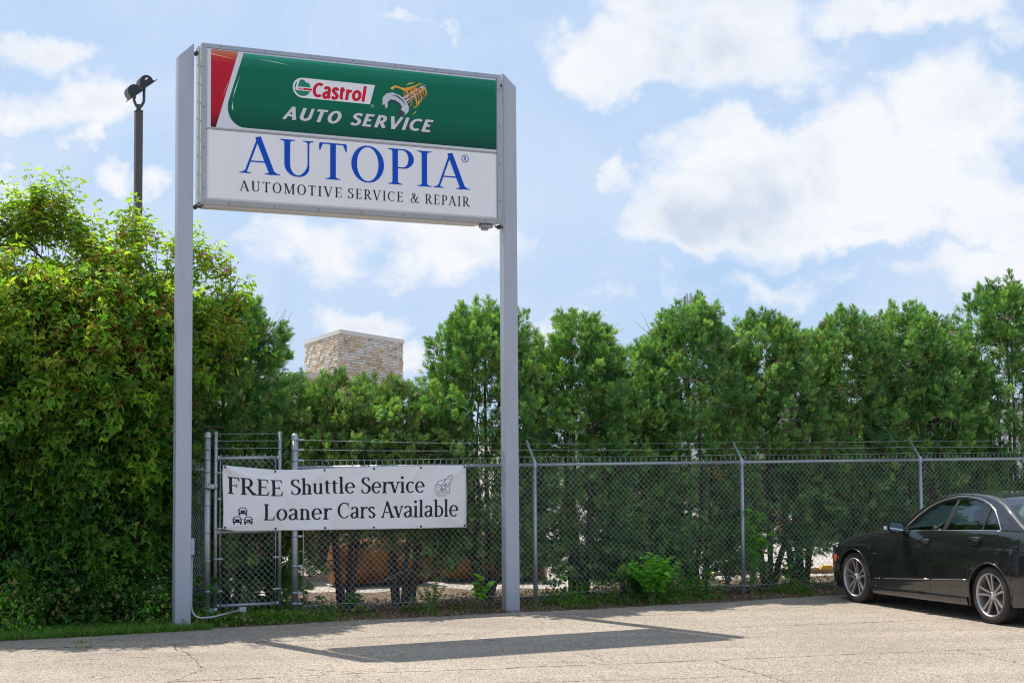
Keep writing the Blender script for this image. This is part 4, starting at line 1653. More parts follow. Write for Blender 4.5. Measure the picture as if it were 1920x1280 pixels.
def cedar(loc, H, R, seed, label, dens=1.0, zlo=.55, shape=1.0, thin=0.0, stems=5, lean=0.0, holes=(), tips=0, olive=0.0):
    """arborvitae: several stems and a ragged crown of flat sprays"""
    global rng
    rng = np.random.default_rng(seed)
    r = random.Random(seed)
    loc_d = -(loc[0] + 2.658) * math.sin(rad(THETA)) + (loc[1] - 19.555) * math.cos(rad(THETA))
    T = empty('cedar_tree', (loc[0], loc[1], 0), r.uniform(0, 6.28))
    tag(T, label, 'tree', 'cedars of the hedge behind the fence')
    paths = []
    stem_pts = []
    for i in range(stems):
        a = 6.28 * i / stems + r.uniform(-.5, .5)
        sp = r.uniform(.10, .34)
        h = H * r.uniform(.62, .9)
        b = (math.cos(a) * r.uniform(.02, .14), math.sin(a) * r.uniform(.02, .14), -.05)
        pts = [b]
        n = 9
        for k in range(1, n + 1):
            t = k / n
            rr = sp * R * 1.7 * (1 - (1 - t) ** 2.2) * (1 - .25 * t)
            pts.append((b[0] + math.cos(a) * rr + r.uniform(-.02, .02), b[1] + math.sin(a) * rr + r.uniform(-.02, .02), h * t))
        rad_ = [r.uniform(.035, .055) * (1 - .8 * k / n) for k in range(n + 1)]
        paths.append((pts, rad_))
        stem_pts += pts[2:]
    branch_mesh('trunk', paths, M_BARK, T, 7)
    # twigs reaching from the stems to the surface
    tw = []
    for i in range(int(150 * dens)):
        p = Vector(r.choice(stem_pts))
        a = r.uniform(0, 6.28)
        low = p.z < zlo + .5
        d = (math.cos(a), math.sin(a), r.uniform(-.5, .5) if low else r.uniform(0, .9))
        L_ = r.uniform(.35, .95) * R / .6 * .8
        q = wander(p, d, L_, 6, .22, -.02 if low else .05, r)
        tw.append((q, [.008 * (1 - .8 * j / 6) for j in range(7)]))
    branch_mesh('twigs', tw, M_TWIG if seed % 2 else M_DEAD, T, 3, True)
    # bare grey-tan twigs lying over the surface of the crown
    bt = []
    for i in range(230 if thin >= 1 else 95):
        a = r.uniform(0, 6.28)
        zz = r.uniform(zlo - .1, H * (.80 if thin >= 1 else .62))
        rr_ = R * r.uniform(.75, 1.32) * (1 - .45 * (zz / H) ** 2)
        q = wander((math.cos(a) * rr_, math.sin(a) * rr_, zz), (math.cos(a) * .5 + r.uniform(-1, 1), math.sin(a) * .5 + r.uniform(-1, 1), r.uniform(-.5, .8)), r.uniform(.18, .55), 6, .30, -.02, r)
        wy_ = [(x * math.sin(T.rotation_euler.z) + y * math.cos(T.rotation_euler.z), x * math.cos(T.rotation_euler.z) - y * math.sin(T.rotation_euler.z)) for x, y, _z in q]
        if min(loc_d - wx_ * math.sin(rad(THETA)) + w_ * math.cos(rad(THETA)) for w_, wx_ in wy_) < .08 and zz < 2.4:
            continue
        bt.append((q, [.0045 * (1 - .75 * j / 6) for j in range(7)]))
    branch_mesh('bare_twigs', bt, M_TWIG, T, 3, True)
    # crown: clumps over a tapering, lumpy profile
    def prof(t):
        t = np.clip(t, 0, 1)
        k_ = np.interp(t, [0, .25, .45, .62, .78, .90, .97, 1.0], [1.25, 1.50, 1.52, 1.38, 1.14, .92, .62, .32])
        return R * k_ ** shape
    nc = int(470 * dens * (R / .65) * (H / 4))
    t = rng.random(nc)
    ang = rng.random(nc) * 6.28
    z = zlo + t * (H - zlo) * .93
    lump = 1 + .13 * np.sin(ang * 3 + seed) * np.sin(z * 2.3 + seed) + rng.normal(0, .09, nc)
    rr = prof(t) * lump * np.sqrt(rng.uniform(.22, 1.0, nc)) * .93
    C = np.stack([np.cos(ang) * rr + lean * t, np.sin(ang) * rr, z], 1)
    out_ = np.stack([np.cos(ang), np.sin(ang), 0 * z], 1)
    pd = unit(out_ * (1.05 - .75 * t)[:, None] + np.stack([0 * t, 0 * t, -.10 + 1.25 * t], 1) + rng.normal(0, .28, (nc, 3)))
    pl = rng.uniform(.15, .34, nc) * (R / .65) ** .3
    # leaders that poke out of the top
    nt = 10 + tips
    ta = rng.random(nt) * 6.28
    tr = np.sqrt(rng.random(nt)) * R * .62
    q_ = tr / (R * .62)
    top = np.stack([np.cos(ta) * tr + lean, np.sin(ta) * tr, H - .33 - .60 * q_ ** 2 + rng.uniform(-.06, .06, nt)], 1)
    C = np.concatenate([C, top])
    pd = np.concatenate([pd, unit(np.stack([np.cos(ta) * q_ * .5, np.sin(ta) * q_ * .5, np.ones(nt)], 1) + rng.normal(0, .10, (nt, 3)))])
    pl = np.concatenate([pl, rng.uniform(.30, .46, nt)])
    na = nc + nt
    per = rng.poisson(58 * (pl / .38) ** 1.25 * dens ** .3).astype(int)
    idx = np.repeat(np.arange(na), per)
    m_ = len(idx)
    al = rng.random(m_) ** .8
    pu = unit(np.cross(pd, np.array([.3, .2, 1.0])))
    pw = np.cross(pd, pu)
    th_ = rng.random(m_) * 6.28
    sw_ = (.045 + .055 * np.sin(np.pi * np.clip(al * .85 + .12, 0, 1))) * rng.random(m_) ** .5 * (1.12 - .75 * al)
    rad_v = pu[idx] * np.cos(th_)[:, None] + pw[idx] * np.sin(th_)[:, None]
    pos = C[idx] + pd[idx] * (al * pl[idx])[:, None] + rad_v * sw_[:, None]
    pos[:, 2] -= .10 * al ** 2 * (1 - np.clip(pd[idx, 2], 0, 1)) * pl[idx] * 3
    fwd = pd[idx] * .85 + rad_v * .85 * (1.2 - al)[:, None] + rng.normal(0, .34, (m_, 3))
    sz = rng.uniform(.060, .130, m_) * (1.05 - .25 * al)
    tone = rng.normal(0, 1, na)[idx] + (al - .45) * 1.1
    # sparse larger sprays inside keep the crown from being hollow
    ni = int(650 * dens)
    ti_ = rng.random(ni)
    ai_ = rng.random(ni) * 6.28
    ri_ = prof(ti_) * np.sqrt(rng.random(ni)) * .62
    pin = np.stack([np.cos(ai_) * ri_, np.sin(ai_) * ri_, zlo + ti_ * (H - zlo) * .86], 1)
    pos = np.concatenate([pos, pin])
    fwd = np.concatenate([fwd, np.stack([np.cos(ai_), np.sin(ai_), rng.normal(.2, .5, ni)], 1)])
    sz = np.concatenate([sz, rng.uniform(.20, .32, ni)])
    tone = np.concatenate([tone, np.full(ni, -1.6)])  # inner sprays tinted dark, shade of the crown's inside put into the colour
    # see-through gaps
    ca, sa = math.cos(T.rotation_euler.z), math.sin(T.rotation_euler.z)
    wx = pos[:, 0] * ca - pos[:, 1] * sa
    keep = np.ones(len(pos), bool)
    for hx, hz, hr, pr in holes:
        keep &= ~((((wx - hx) / hr) ** 2 + ((pos[:, 2] - hz) / (hr * 1.5)) ** 2 < 1) & (rng.random(len(pos)) < pr))
    lowcut = zlo + .25 * np.sin(wx * 5 + seed) + .15 * rng.normal(size=len(pos))
    keep &= pos[:, 2] > lowcut - .1
    keep &= pos[:, 2] > .12
    wy = pos[:, 0] * sa + pos[:, 1] * ca
    dd = loc_d + (-wx * math.sin(rad(THETA)) + wy * math.cos(rad(THETA)))
    keep &= (dd > .10 + .10 * np.abs(rng.normal(size=len(pos)))) | (pos[:, 2] > 2.4)
    pos, fwd, sz, tone = pos[keep], fwd[keep], sz[keep], tone[keep]
    n = len(pos)
    nrm = np.cross(fwd, np.array([0, 0, 1.0])) + rng.normal(0, .7, (n, 3))
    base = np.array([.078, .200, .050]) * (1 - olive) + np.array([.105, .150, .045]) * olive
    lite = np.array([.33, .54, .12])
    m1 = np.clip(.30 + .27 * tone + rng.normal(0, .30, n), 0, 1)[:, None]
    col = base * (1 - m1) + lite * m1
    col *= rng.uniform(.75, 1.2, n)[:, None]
    bl = (rng.random(n) < .18)[:, None]
    col = np.where(bl, col * np.array([.80, 1.0, 1.25]) + np.array([.02, .03, .02]), col)
    br = rng.random(n)
    col[br < .018 + thin * .07] = np.array([.24, .17, .08])
    col[(br > .985)] = np.array([.33, .30, .09])
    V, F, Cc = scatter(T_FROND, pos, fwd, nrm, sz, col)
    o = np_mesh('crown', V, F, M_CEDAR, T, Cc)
    o['kind'] = 'stuff'
    return T


def hedge_pt(px, d=1.85):
    return fence_pt(px, d - .2)


def build_hedge():
    # u along the fence, depth behind it, height, radius
    L_ = 'cedar of the hedge '
    rows = [
        # along the fence, behind it, height, radius, seed, label, shape
        (-.42, 1.55, 4.00, .66, 101, 'broad rounded cedar directly behind the narrow gate, left end of the hedge', dict(dens=1.2, zlo=.10, tips=3)),
        (.98, 1.30, 2.98, .64, 102, 'low sparse cedar under the stone building, above the banner left half', dict(dens=1.0, zlo=0.85, thin=1, olive=.5, stems=4)),
        (1.80, 1.25, 2.86, .62, 103, 'shortest twiggy cedar left of the tall one touching the right sign post', dict(dens=.9, zlo=0.85, thin=1, olive=.6, stems=5)),
        (2.92, 1.15, 3.98, .74, 104, 'tall cedar whose crown is crossed by the right sign post', dict(dens=1.15, zlo=.42)),
        (4.33, 1.10, 3.92, .64, 105, 'pointed cedar just right of the right sign post', dict(dens=1.15, zlo=0.28, shape=1.25)),
        (5.20, 1.15, 3.52, .62, 106, 'lower cedar in the dip between the pointed one and the antenna', dict(dens=1.1, zlo=0.12)),
        (6.13, 1.10, 4.16, .62, 107, 'tall dense-topped cedar in front of the distant antenna', dict(dens=1.05, zlo=0.15, holes=((.45, 3.0, .14, .8), (0, 2.5, .14, .6)))),
        (7.40, 1.15, 3.95, .70, 108, 'broad flat-topped cedar over the second line post, two right of the antenna tree', dict(dens=1.05, zlo=0.5, thin=.6, holes=((.4, 2.5, .18, .7), (-.3, 1.9, .22, .7)))),
        (8.12, 1.30, 3.70, .52, 109, 'narrow lower cedar leaning on the broad flat-topped one', dict(dens=.8, zlo=0.85, thin=1, holes=((0, 2.3, .30, .75),))),
        (8.92, 1.15, 4.10, .58, 110, 'slender cedar with sky gaps halfway up, left of the third line post', dict(dens=.95, zlo=0.55, thin=.6, holes=((.0, 2.75, .18, .85), (.1, 2.0, .28, .6)))),
        (10.05, 1.15, 4.20, .70, 111, 'thick peaked cedar above the car bonnet', dict(dens=1.05, zlo=0.4)),
        (10.95, 1.35, 3.92, .58, 112, 'cedar above the car roof, partly behind the thick peaked one', dict(dens=1.0, zlo=0.5)),
        (11.95, 1.15, 4.62, .72, 113, 'tallest cedar, cut by the right edge of the photo', dict(dens=.9, zlo=.8, holes=((-.3, 3.4, .16, .8),))),
    ]
    for u, d, H, R, seed, lab, kw in rows:
        p = hedge_pt(u, d)
        T = cedar(p, H, R, seed, lab, **kw)


def maple(loc, blobs, seed, label, n_shoot, tops, stems, scale=1.0):
    """amur maple: many stems, drooping shoots with paired lobed leaves, key clusters near the top"""
    global rng
    rng = np.random.default_rng(seed)
    r = random.Random(seed)
    T = empty('maple_tree', (loc[0], loc[1], 0))
    tag(T, label, 'tree', 'maples left of the sign')
    paths, nodes = [], []
    for (dx, dy, H) in stems:
        pts = [(r.uniform(-.12, .12), r.uniform(-.12, .12), -.05)]
        n = 10
        for k in range(1, n + 1):
            t = k / n
            pts.append((dx * t ** .8 + r.uniform(-.04, .04), dy * t ** .8 + r.uniform(-.04, .04), H * t))
        paths.append((pts, [.06 * (1 - .85 * k / n) for k in range(n + 1)]))
        nodes += pts[3:]
        for _ in range(7):
            q = wander(r.choice(pts[2:]), (r.uniform(-1, 1), r.uniform(-1, 1), r.uniform(.1, .8)), r.uniform(.7, 1.5), 7, .2, .03, r)
            paths.append((q, [.020 * (1 - .8 * j / 7) for j in range(8)]))
            nodes += q[3:]
    branch_mesh('trunk', paths, M_BARK, T, 6)
    B = np.array([b[:6] for b in blobs], float)
    B[:, 1] += np.where(B[:, 2] < 2.3, .42, -.22)
    B[:, 2] -= np.where(B[:, 2] > 3.0, .12, 0)
    # boughs overhang the shaded lower growth
    area = (B[:, 3] * B[:, 4] + B[:, 3] * B[:, 5] + B[:, 4] * B[:, 5])
    w = area * np.array([b[6] if len(b) > 6 else 1 for b in blobs])
    bi = rng.choice(len(B), n_shoot, p=w / w.sum())
    ncl = max(40, n_shoot // 17)
    cb = rng.choice(len(B), ncl, p=w / w.sum())
    cd = unit(rng.normal(size=(ncl, 3)) + np.array([0, -.35, .25]))
    cf = 1.02 - .30 * rng.random(ncl) ** 2
    cc_ = B[cb, :3] + cd * B[cb, 3:6] * cf[:, None]
    ci_ = rng.integers(0, ncl, n_shoot)
    loose = rng.random(n_shoot) < .25
    d = unit(cd[ci_] + rng.normal(0, .55, (n_shoot, 3)))
    start = cc_[ci_] + rng.normal(0, 1, (n_shoot, 3)) * np.array([.15, .15, .10]) - d * .12
    dl = unit(rng.normal(size=(n_shoot, 3)) + np.array([0, -.25, .25]))
    st_l = B[bi, :3] + dl * B[bi, 3:6] * (1.0 - .42 * rng.random(n_shoot) ** 1.5)[:, None]
    start[loose] = st_l[loose]
    d[loose] = dl[loose]
    ctone = rng.normal(0, 1, ncl)[ci_]
    inside = np.zeros(n_shoot)
    for b in B:
        q = (start - b[:3]) / (b[3:6] * .80)
        inside += (np.sum(q * q, 1) < 1)
    keep = (inside < 1) | (rng.random(n_shoot) < .22)
    start, d, ctone = start[keep], d[keep], ctone[keep]
    ns = len(start)
    hgt = np.clip(start[:, 2] / 4.8, 0, 1.1)
    sd = unit(d * np.array([1, 1, .5]) + np.stack([0 * hgt, 0 * hgt, -.25 + 1.0 * hgt ** 2], 1) + rng.normal(0, .35, (ns, 3)))
    ln = rng.uniform(.22, .48, ns)
    # long upright shoots
    n_old = ns
    st2, sd2, ln2 = [], [], []
    for (x, y, z, n, L_) in tops:
        for _ in range(n):
            st2.append((x + r.gauss(0, .10), y + r.gauss(0, .10), z + .17 - L_ + r.gauss(0, .08)))
            sd2.append((r.gauss(0, .16), r.gauss(0, .16), 1))
            ln2.append(L_ * r.uniform(.7, 1.05))
    if st2:
        start = np.concatenate([start, np.array(st2)]); sd = np.concatenate([sd, unit(np.array(sd2))]); ln = np.concatenate([ln, np.array(ln2)])
    ns = len(start)
    step = .065
    cnt = np.maximum(3, (ln / step).astype(int))
    si = np.repeat(np.arange(ns), cnt * 2)
    kk = np.concatenate([np.repeat(np.arange(c), 2) for c in cnt])
    side = np.tile([1.0, -1.0], len(si) // 2)
    tpos = (kk + .5) / cnt[si]
    droop = (tpos ** 2)[:, None] * np.array([0, 0, -1.0]) * (ln[si] * .35)[:, None] * (1 - np.clip(sd[si, 2:3], 0, 1) * .95)
    p = start[si] + sd[si] * (ln[si] * tpos)[:, None] + droop
    perp = unit(np.cross(sd[si], np.array([.1, .05, 1.0]) + rng.normal(0, .02, (len(si), 3))))
    perp2 = np.cross(sd[si], perp)
    al = (kk % 2)[:, None]
    lat = (perp * (1 - al) + perp2 * al) * side[:, None]
    fwd = lat * .9 + sd[si] * .55 + np.array([0, 0, -.42]) + rng.normal(0, .25, (len(si), 3))
    nrm = np.array([0, 0, 1.0]) + rng.normal(0, .55, (len(si), 3)) + sd[si] * .3
    sz = rng.uniform(.075, .155, len(si)) * (1 - .25 * tpos) * scale
    p = p + lat * .012
    tone = (rng.normal(0, .6, ns) + np.concatenate([ctone, np.full(ns - n_old, -.4)]))[si]
    # larger leaves inside the crown, its inner shade put into their darker tint
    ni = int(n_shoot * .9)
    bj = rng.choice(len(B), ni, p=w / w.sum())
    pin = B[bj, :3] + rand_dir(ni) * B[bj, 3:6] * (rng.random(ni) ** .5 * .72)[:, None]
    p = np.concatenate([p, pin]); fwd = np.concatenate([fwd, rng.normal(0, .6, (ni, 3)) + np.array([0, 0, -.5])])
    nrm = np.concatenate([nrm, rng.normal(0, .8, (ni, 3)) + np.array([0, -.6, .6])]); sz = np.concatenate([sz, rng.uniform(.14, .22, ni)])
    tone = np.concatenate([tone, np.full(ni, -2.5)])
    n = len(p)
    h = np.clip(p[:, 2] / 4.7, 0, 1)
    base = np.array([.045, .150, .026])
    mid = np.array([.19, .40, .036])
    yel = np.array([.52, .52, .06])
    a1 = np.clip(.32 + .85 * h ** 2 + .22 * tone + rng.normal(0, .2, n), 0, 1)[:, None]  # low leaves deeper green, with the shade under the boughs painted into the tint
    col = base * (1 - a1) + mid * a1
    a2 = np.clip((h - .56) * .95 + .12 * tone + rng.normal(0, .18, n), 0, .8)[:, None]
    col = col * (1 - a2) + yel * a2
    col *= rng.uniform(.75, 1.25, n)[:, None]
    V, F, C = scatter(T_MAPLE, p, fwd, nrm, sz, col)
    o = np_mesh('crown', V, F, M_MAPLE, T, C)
    o['kind'] = 'stuff'
    # key clusters, rose and straw coloured
    sel = rng.random(ns) < np.clip((start[:, 2] - 1.8) / 1.9, .02, 1) * 1.1 * (rng.random(ns) < .7)
    cs = start[sel] + sd[sel] * (ln[sel] * .5)[:, None]
    m = len(cs)
    per = rng.integers(12, 26, m)
    ci = np.repeat(np.arange(m), per)
    kp = cs[ci] + rng.normal(0, .045, (len(ci), 3)) + np.array([0, 0, -.03])
    kind = rng.random(m)[ci]
    kc = np.where((kind < .42)[:, None], np.array([.42, .10, .075]), np.where((kind < .72)[:, None], np.array([.50, .26, .07]), np.array([.42, .36, .08]))) * rng.uniform(.7, 1.2, len(ci))[:, None]
    V, F, C = scatter(T_SAM, kp, np.array([0, 0, -1.0]) + rng.normal(0, .5, (len(ci), 3)), rand_dir(len(ci)), rng.uniform(.034, .050, len(ci)), kc)
    o = np_mesh('seed_keys', V, F, M_MAPLE, T, C)
    o['kind'] = 'stuff'
    # fine twigs carrying the shoots
    tw = []
    for i in range(0, ns, 2):
        s, e = start[i], start[i] + sd[i] * ln[i] * .9
        tw.append(([tuple(s - sd[i] * .12), tuple(s), tuple(e)], [.005, .004, .0015]))
    branch_mesh('twigs', tw, M_BARK, T, 3, True)
    return T


def build_maples():
    maple((-4.95, 19.75), [(-.1, 0, 2.7, 1.05, 1.0, 1.3), (.45, .1, 3.45, .65, .75, .70), (-.5, -.1, 3.5, .80, .8, .80), (-.3, -.55, 2.1, .95, .62, .7), (-.4, -.55, .95, 1.1, .7, .85, 1.1),
                           (.42, .2, 2.5, .60, .75, .8), (-.1, .05, 3.75, .80, .7, .62, 1.3), (.98, .35, 3.45, .46, .50, .48), (.95, .4, 2.95, .36, .5, .4, .6), (-.9, -.5, 2.75, .6, .5, .35, 1.2), (.2, -.6, 2.55, .55, .4, .3, 1.2), (.45, -.55, 1.75, .5, .4, .3, 1.1)], 201,
          'bright leafy maple behind the left sign post with straw and rose seed keys', 4300,
          [(-.35, -.1, 4.75, 14, .55), (.12, 0, 4.95, 12, .6), (.40, -.1, 4.80, 10, .5), (.92, .2, 4.62, 12, .6), (1.22, .3, 4.48, 10, .5), (-.75, 0, 4.95, 10, .55), (1.45, .35, 4.02, 10, .42), (-.12, 0, 4.62, 10, .45), (.70, .1, 4.55, 8, .5), (1.05, .3, 4.2, 8, .4)],
          [(.5, .1, 4.1), (-.4, .2, 4.2), (.1, -.3, 4.0), (.9, .3, 3.7), (-.7, -.2, 3.7), (.2, .5, 4.1)])
    maple((-6.45, 19.45), [(.0, 0, 2.6, 1.1, 1.0, 1.4), (.4, -.1, 3.65, .75, .7, .70, 1.2), (-.3, -.4, 1.8, 1.0, .75, .8), (.2, -.60, .90, 1.0, .65, .8, 1.2), (.85, -.2, 3.1, .55, .65, .7), (-.6, 0, 3.6, .75, .8, .8), (.95, -.1, 2.1, .6, .65, .8), (.3, -.75, 2.85, .55, .4, .28, 1.3), (-.1, -.8, 2.2, .55, .4, .28, 1.3), (.7, -.8, 2.35, .45, .3, .25, 1.2)], 202,
          'maple at the left edge of the photo with tall dark-leaved top shoots', 3500,
          [(.45, .2, 5.22, 22, .85), (.66, .1, 5.32, 18, .8), (.88, .2, 5.20, 14, .7), (.30, .2, 4.9, 12, .6), (1.1, .1, 4.8, 8, .5), (-.08, .1, 5.05, 12, .65), (-.22, 0, 5.2, 8, .6), (.05, 0, 4.6, 12, .5), (-.6, 0, 4.8, 12, .5), (1.3, 0, 4.55, 8, .5)],
          [(.6, .15, 4.5), (-.5, .2, 4.2), (.1, -.3, 4.0), (.8, .3, 4.3), (-.7, -.2, 3.7)])
    maple((-6.2, 22.0), [(.0, -.3, 1.3, 1.7, .7, 1.3), (-1.9, -.4, 1.2, 1.3, .7, 1.2), (.2, 0, 2.6, 1.5, .8, 1.2)], 205,
          'dark maple growth at the back, filling in behind the two front maples', 1500, [], [(.4, .1, 3.1), (-.9, .2, 3.0), (0, -.3, 2.8)], 1.5)
    maple((-4.6, 21.9), [(.0, 0, 1.9, .95, .8, 1.6), (.4, .1, 2.5, .6, .7, .9)], 204,
          'shaded maple deeper in, seen between the sign post and the gate', 1100, [], [(.4, .1, 3.1), (-.3, .2, 3.0), (0, -.3, 2.8)], 1.0)


def plant(name, loc, h, spread, nst, n_leaf, size, label, cat, seed, tpl=None, col=(.10, .26, .03), parent_group=None, up=.6, bare=.25):
    global rng
    rng = np.random.default_rng(seed)
    r = random.Random(seed)
    P = empty(name, (loc[0], loc[1], 0))
    tag(P, label, cat, parent_group)
    paths, pos, fwd = [], [], []
    for i in range(nst):
        a = r.uniform(0, 6.28)
        s = spread * r.uniform(.2, 1)
        hh = h * r.uniform(.65, 1.0)
        pts = [(0.02 * math.cos(a), .02 * math.sin(a), -.02)]
        for k in range(1, 6):
            t = k / 5
            pts.append((math.cos(a) * s * t ** 1.4 + r.uniform(-.012, .012), math.sin(a) * s * t ** 1.4 + r.uniform(-.012, .012), hh * t ** .9))
        paths.append((pts, [.006, .005, .0045, .0035, .0025, .0015]))
        for j in range(n_leaf):
            t = bare + (1 - bare) * (j + r.random()) / n_leaf
            q = t * 5
            k = min(4, int(q))
            p = Vector(pts[k]).lerp(Vector(pts[k + 1]), q - k)
            b = r.uniform(0, 6.28)
            pos.append(p)
            fwd.append((math.cos(b), math.sin(b), r.uniform(-.2, up)))
    branch_mesh('stems', paths, M_WEEDSTEM, P, 4)
    pos, fwd = np.array(pos), np.array(fwd)
    n = len(pos)
    c = np.array(col) * rng.uniform(.7, 1.35, n)[:, None]
    V, F, C = scatter(tpl or T_BROAD, pos, fwd, np.array([0, 0, 1.0]) + rng.normal(0, .35, (n, 3)), rng.uniform(.65, 1.2, n) * size, c)
    o = np_mesh('leaves', V, F, M_WEED, P, C)
    if n > 300:
        o['kind'] = 'stuff'
    return P


M_WEEDSTEM = mat('green_stem', (.12, .20, .05), .6)


def build_undergrowth():
    global rng
    # named plants along the fence line
    g = None
    def at(px, py_ground):
        return px, py_ground
    plant('leafy_shrub', (1.80, 20.98), .60, .40, 30, 16, .105, 'bright green leafy shrub growing through the fence, middle of the long run', 'shrub', 301, col=(.19, .46, .05))
    plant('leafy_shrub', (1.62, 21.35), .42, .3, 14, 14, .08, 'darker low shrub hugging the back of the fence behind the bright one', 'shrub', 302, col=(.07, .20, .03))
    plant('tree_seedling', (-.42, 20.0), .50, .12, 2, 16, .115, 'bright seedling with large toothed leaves left of the right sign post', 'plant', 303, col=(.19, .46, .05), bare=.35)
    plant('scrubby_sapling', (-1.02, 20.05), .45, .20, 7, 16, .05, 'thin yellow-green sapling in the mesh below the banner right half', 'plant', 304, col=(.24, .30, .06), bare=.3)
    plant('climbing_vine', (3.30, 22.35), 1.18, .32, 12, 16, .12, 'big-leaved vine climbing the second line post of the fence', 'plant', 305, col=(.16, .42, .04), bare=.3)
    plant('leafy_shrub', (3.0, 22.55), .80, .35, 12, 14, .075, 'small-leaved bush left of the vine behind the fence', 'shrub', 306, col=(.15, .28, .05))
    plant('leafy_shrub', (4.0, 23.1), .55, .4, 16, 14, .075, 'dark bush at the foot of the many-stemmed cedar by the car', 'shrub', 307, col=(.06, .18, .03))
    plant('leafy_shrub', (4.95, 22.9), .50, .25, 12, 14, .07, 'green weedy bush beside the car front wheel', 'shrub', 308, col=(.12, .28, .04))
    plant('burdock', (-3.1, 20.3), .62, .25, 7, 9, .20, 'large-leaved dark weed behind the gate mesh', 'plant', 309, col=(.04, .16, .025), bare=.1)
    plant('burdock', (-3.25, 20.1), .9, .2, 5, 9, .15, 'tall dark weed behind the left half of the gate', 'plant', 310, col=(.035, .14, .025), bare=.3)
    plant('burdock', (-2.02, 20.15), .22, .18, 6, 5, .13, 'flat green weed at the mesh foot right of the gate', 'plant', 311, col=(.07, .22, .03), bare=.3)
    for i, (x, y, h, lab) in enumerate([(-4.9, 18.95, .75, 'tall white-flowered weed beside the left sign post'), (-4.3, 18.9, .62, 'bushy white-flowered weed against the left sign post foot'), (-5.55, 18.75, .5, 'white-flowered weed under the maples, further left')]):
        P = plant('flowering_weed', (x, y), h, .3, 14, 12, .06, lab, 'plant', 320 + i, col=(.07, .20, .03))
        rng = np.random.default_rng(340 + i)
        n = 22
        p = np.stack([rng.normal(0, .22, n), rng.normal(0, .15, n), rng.uniform(.35, 1.05, n) * h], 1)
        mb = MB()
        for q in p:
            mb.lathe([(.001, .004), (.010, .003), (.011, 0), (.001, -.002)], q, 7)
        mb.build('flowers', M_PETAL, P)['kind'] = 'stuff'
    # mass growth: grass and small weeds
    def mass(name, label, n, region, tpl, size, col, m, up=(0, 0, 1.0), jit=.35, hgt=None):
        p = region(n)
        n = len(p)
        c = np.array(col) * rng.uniform(.6, 1.4, n)[:, None]
        yl = rng.random(n) < .12
        c[yl] = np.array([.32, .27, .10]) * rng.uniform(.7, 1.1, yl.sum())[:, None]
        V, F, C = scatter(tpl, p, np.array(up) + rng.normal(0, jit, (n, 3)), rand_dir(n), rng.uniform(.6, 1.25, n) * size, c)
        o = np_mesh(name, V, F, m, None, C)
        tag(o, label, name.replace('_', ' '), kind='stuff')
        return o
    rng = np.random.default_rng(55)

    def strip(u0, u1, d0, d1, clump=0.0, z=0.0):
        def f(n):
            u = rng.uniform(u0, u1, n)
            d = rng.uniform(d0, d1, n)
            if clump:
                k = np.sin(u * 3.7 + 1) + np.sin(u * 9.1) * .7 + np.sin(u * 1.3 + 2) + np.sin(d * 9 + u * 4) * .5
                ok = k > clump + rng.normal(0, .5, n)
                u, d = u[ok], d[ok]
            c, s = math.cos(rad(THETA)), math.sin(rad(THETA))
            x = -2.658 + c * u - s * d
            y = 19.555 + s * u + c * d
            zz = rng.random(len(u)) ** 1.6 * z
            return np.stack([x, y, zz], 1)
        return f
    mass('grass', 'fringe of green grass along the asphalt edge below the maples', 7000, strip(-6.5, -1.2, -.80, -.1), T_GRASS, .085, (.12, .27, .035), M_WEED)
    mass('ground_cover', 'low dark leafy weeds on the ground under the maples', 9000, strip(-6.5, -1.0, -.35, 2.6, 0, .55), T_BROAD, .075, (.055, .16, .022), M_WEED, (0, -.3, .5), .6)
    mass('grass', 'tufts of grass and small weeds along the fence foot', 5200, strip(-1.1, 10, -.66, .35, .55), T_GRASS, .075, (.13, .23, .04), M_WEED)
    mass('ground_cover', 'small broad-leaved weeds along the fence foot', 5200, strip(-1.3, 10, -.66, .4, .3, .12), T_BROAD, .036, (.13, .25, .035), M_WEED, (0, -.2, .6), .6)
    mass('ground_cover', 'green weeds at the fence foot right of the bright shrub', 5500, strip(4.6, 9.5, -.55, .5, .1, .26), T_BROAD, .042, (.10, .24, .035), M_WEED, (0, -.2, .6), .6)
    mass('ground_cover', 'weeds growing round the gate foot', 2600, strip(-1.5, .1, -.55, .3, 0, .12), T_BROAD, .045, (.13, .26, .035), M_WEED, (0, -.2, .6), .6)
    mass('ground_cover', 'taller leafy weeds in clumps along the middle of the fence foot', 4500, strip(3.4, 9.6, -.45, .45, .9, .38), T_BROAD, .060, (.10, .27, .035), M_WEED, (0, -.2, .6), .6)
    mass('ground_cover', 'sprawling weeds between the banner and the right sign post foot', 2200, strip(.3, 3.2, -.5, .3, .7, .22), T_BROAD, .050, (.12, .27, .04), M_WEED, (0, -.2, .6), .6)
    mass('ground_cover', 'bright leafy weeds at the left edge under the maples, sunlight put into their colour', 4200, strip(-5.2, -1.6, -.65, .5, .2, .42), T_BROAD, .045, (.17, .40, .04), M_WEED, (0, -.2, .6), .6)  # brighter leaf colour stands in for sun coming from the left
    def litter(n):
        return strip(-1.2, 12, -.72, 1.9)(n) + np.array([0, 0, .004])
    mass('leaf_litter', 'brown dead leaves and cedar scraps scattered over the soil', 12000, litter, T_BROAD, .035, (.22, .14, .085), M_LITTER, (0, .8, .15), .7)
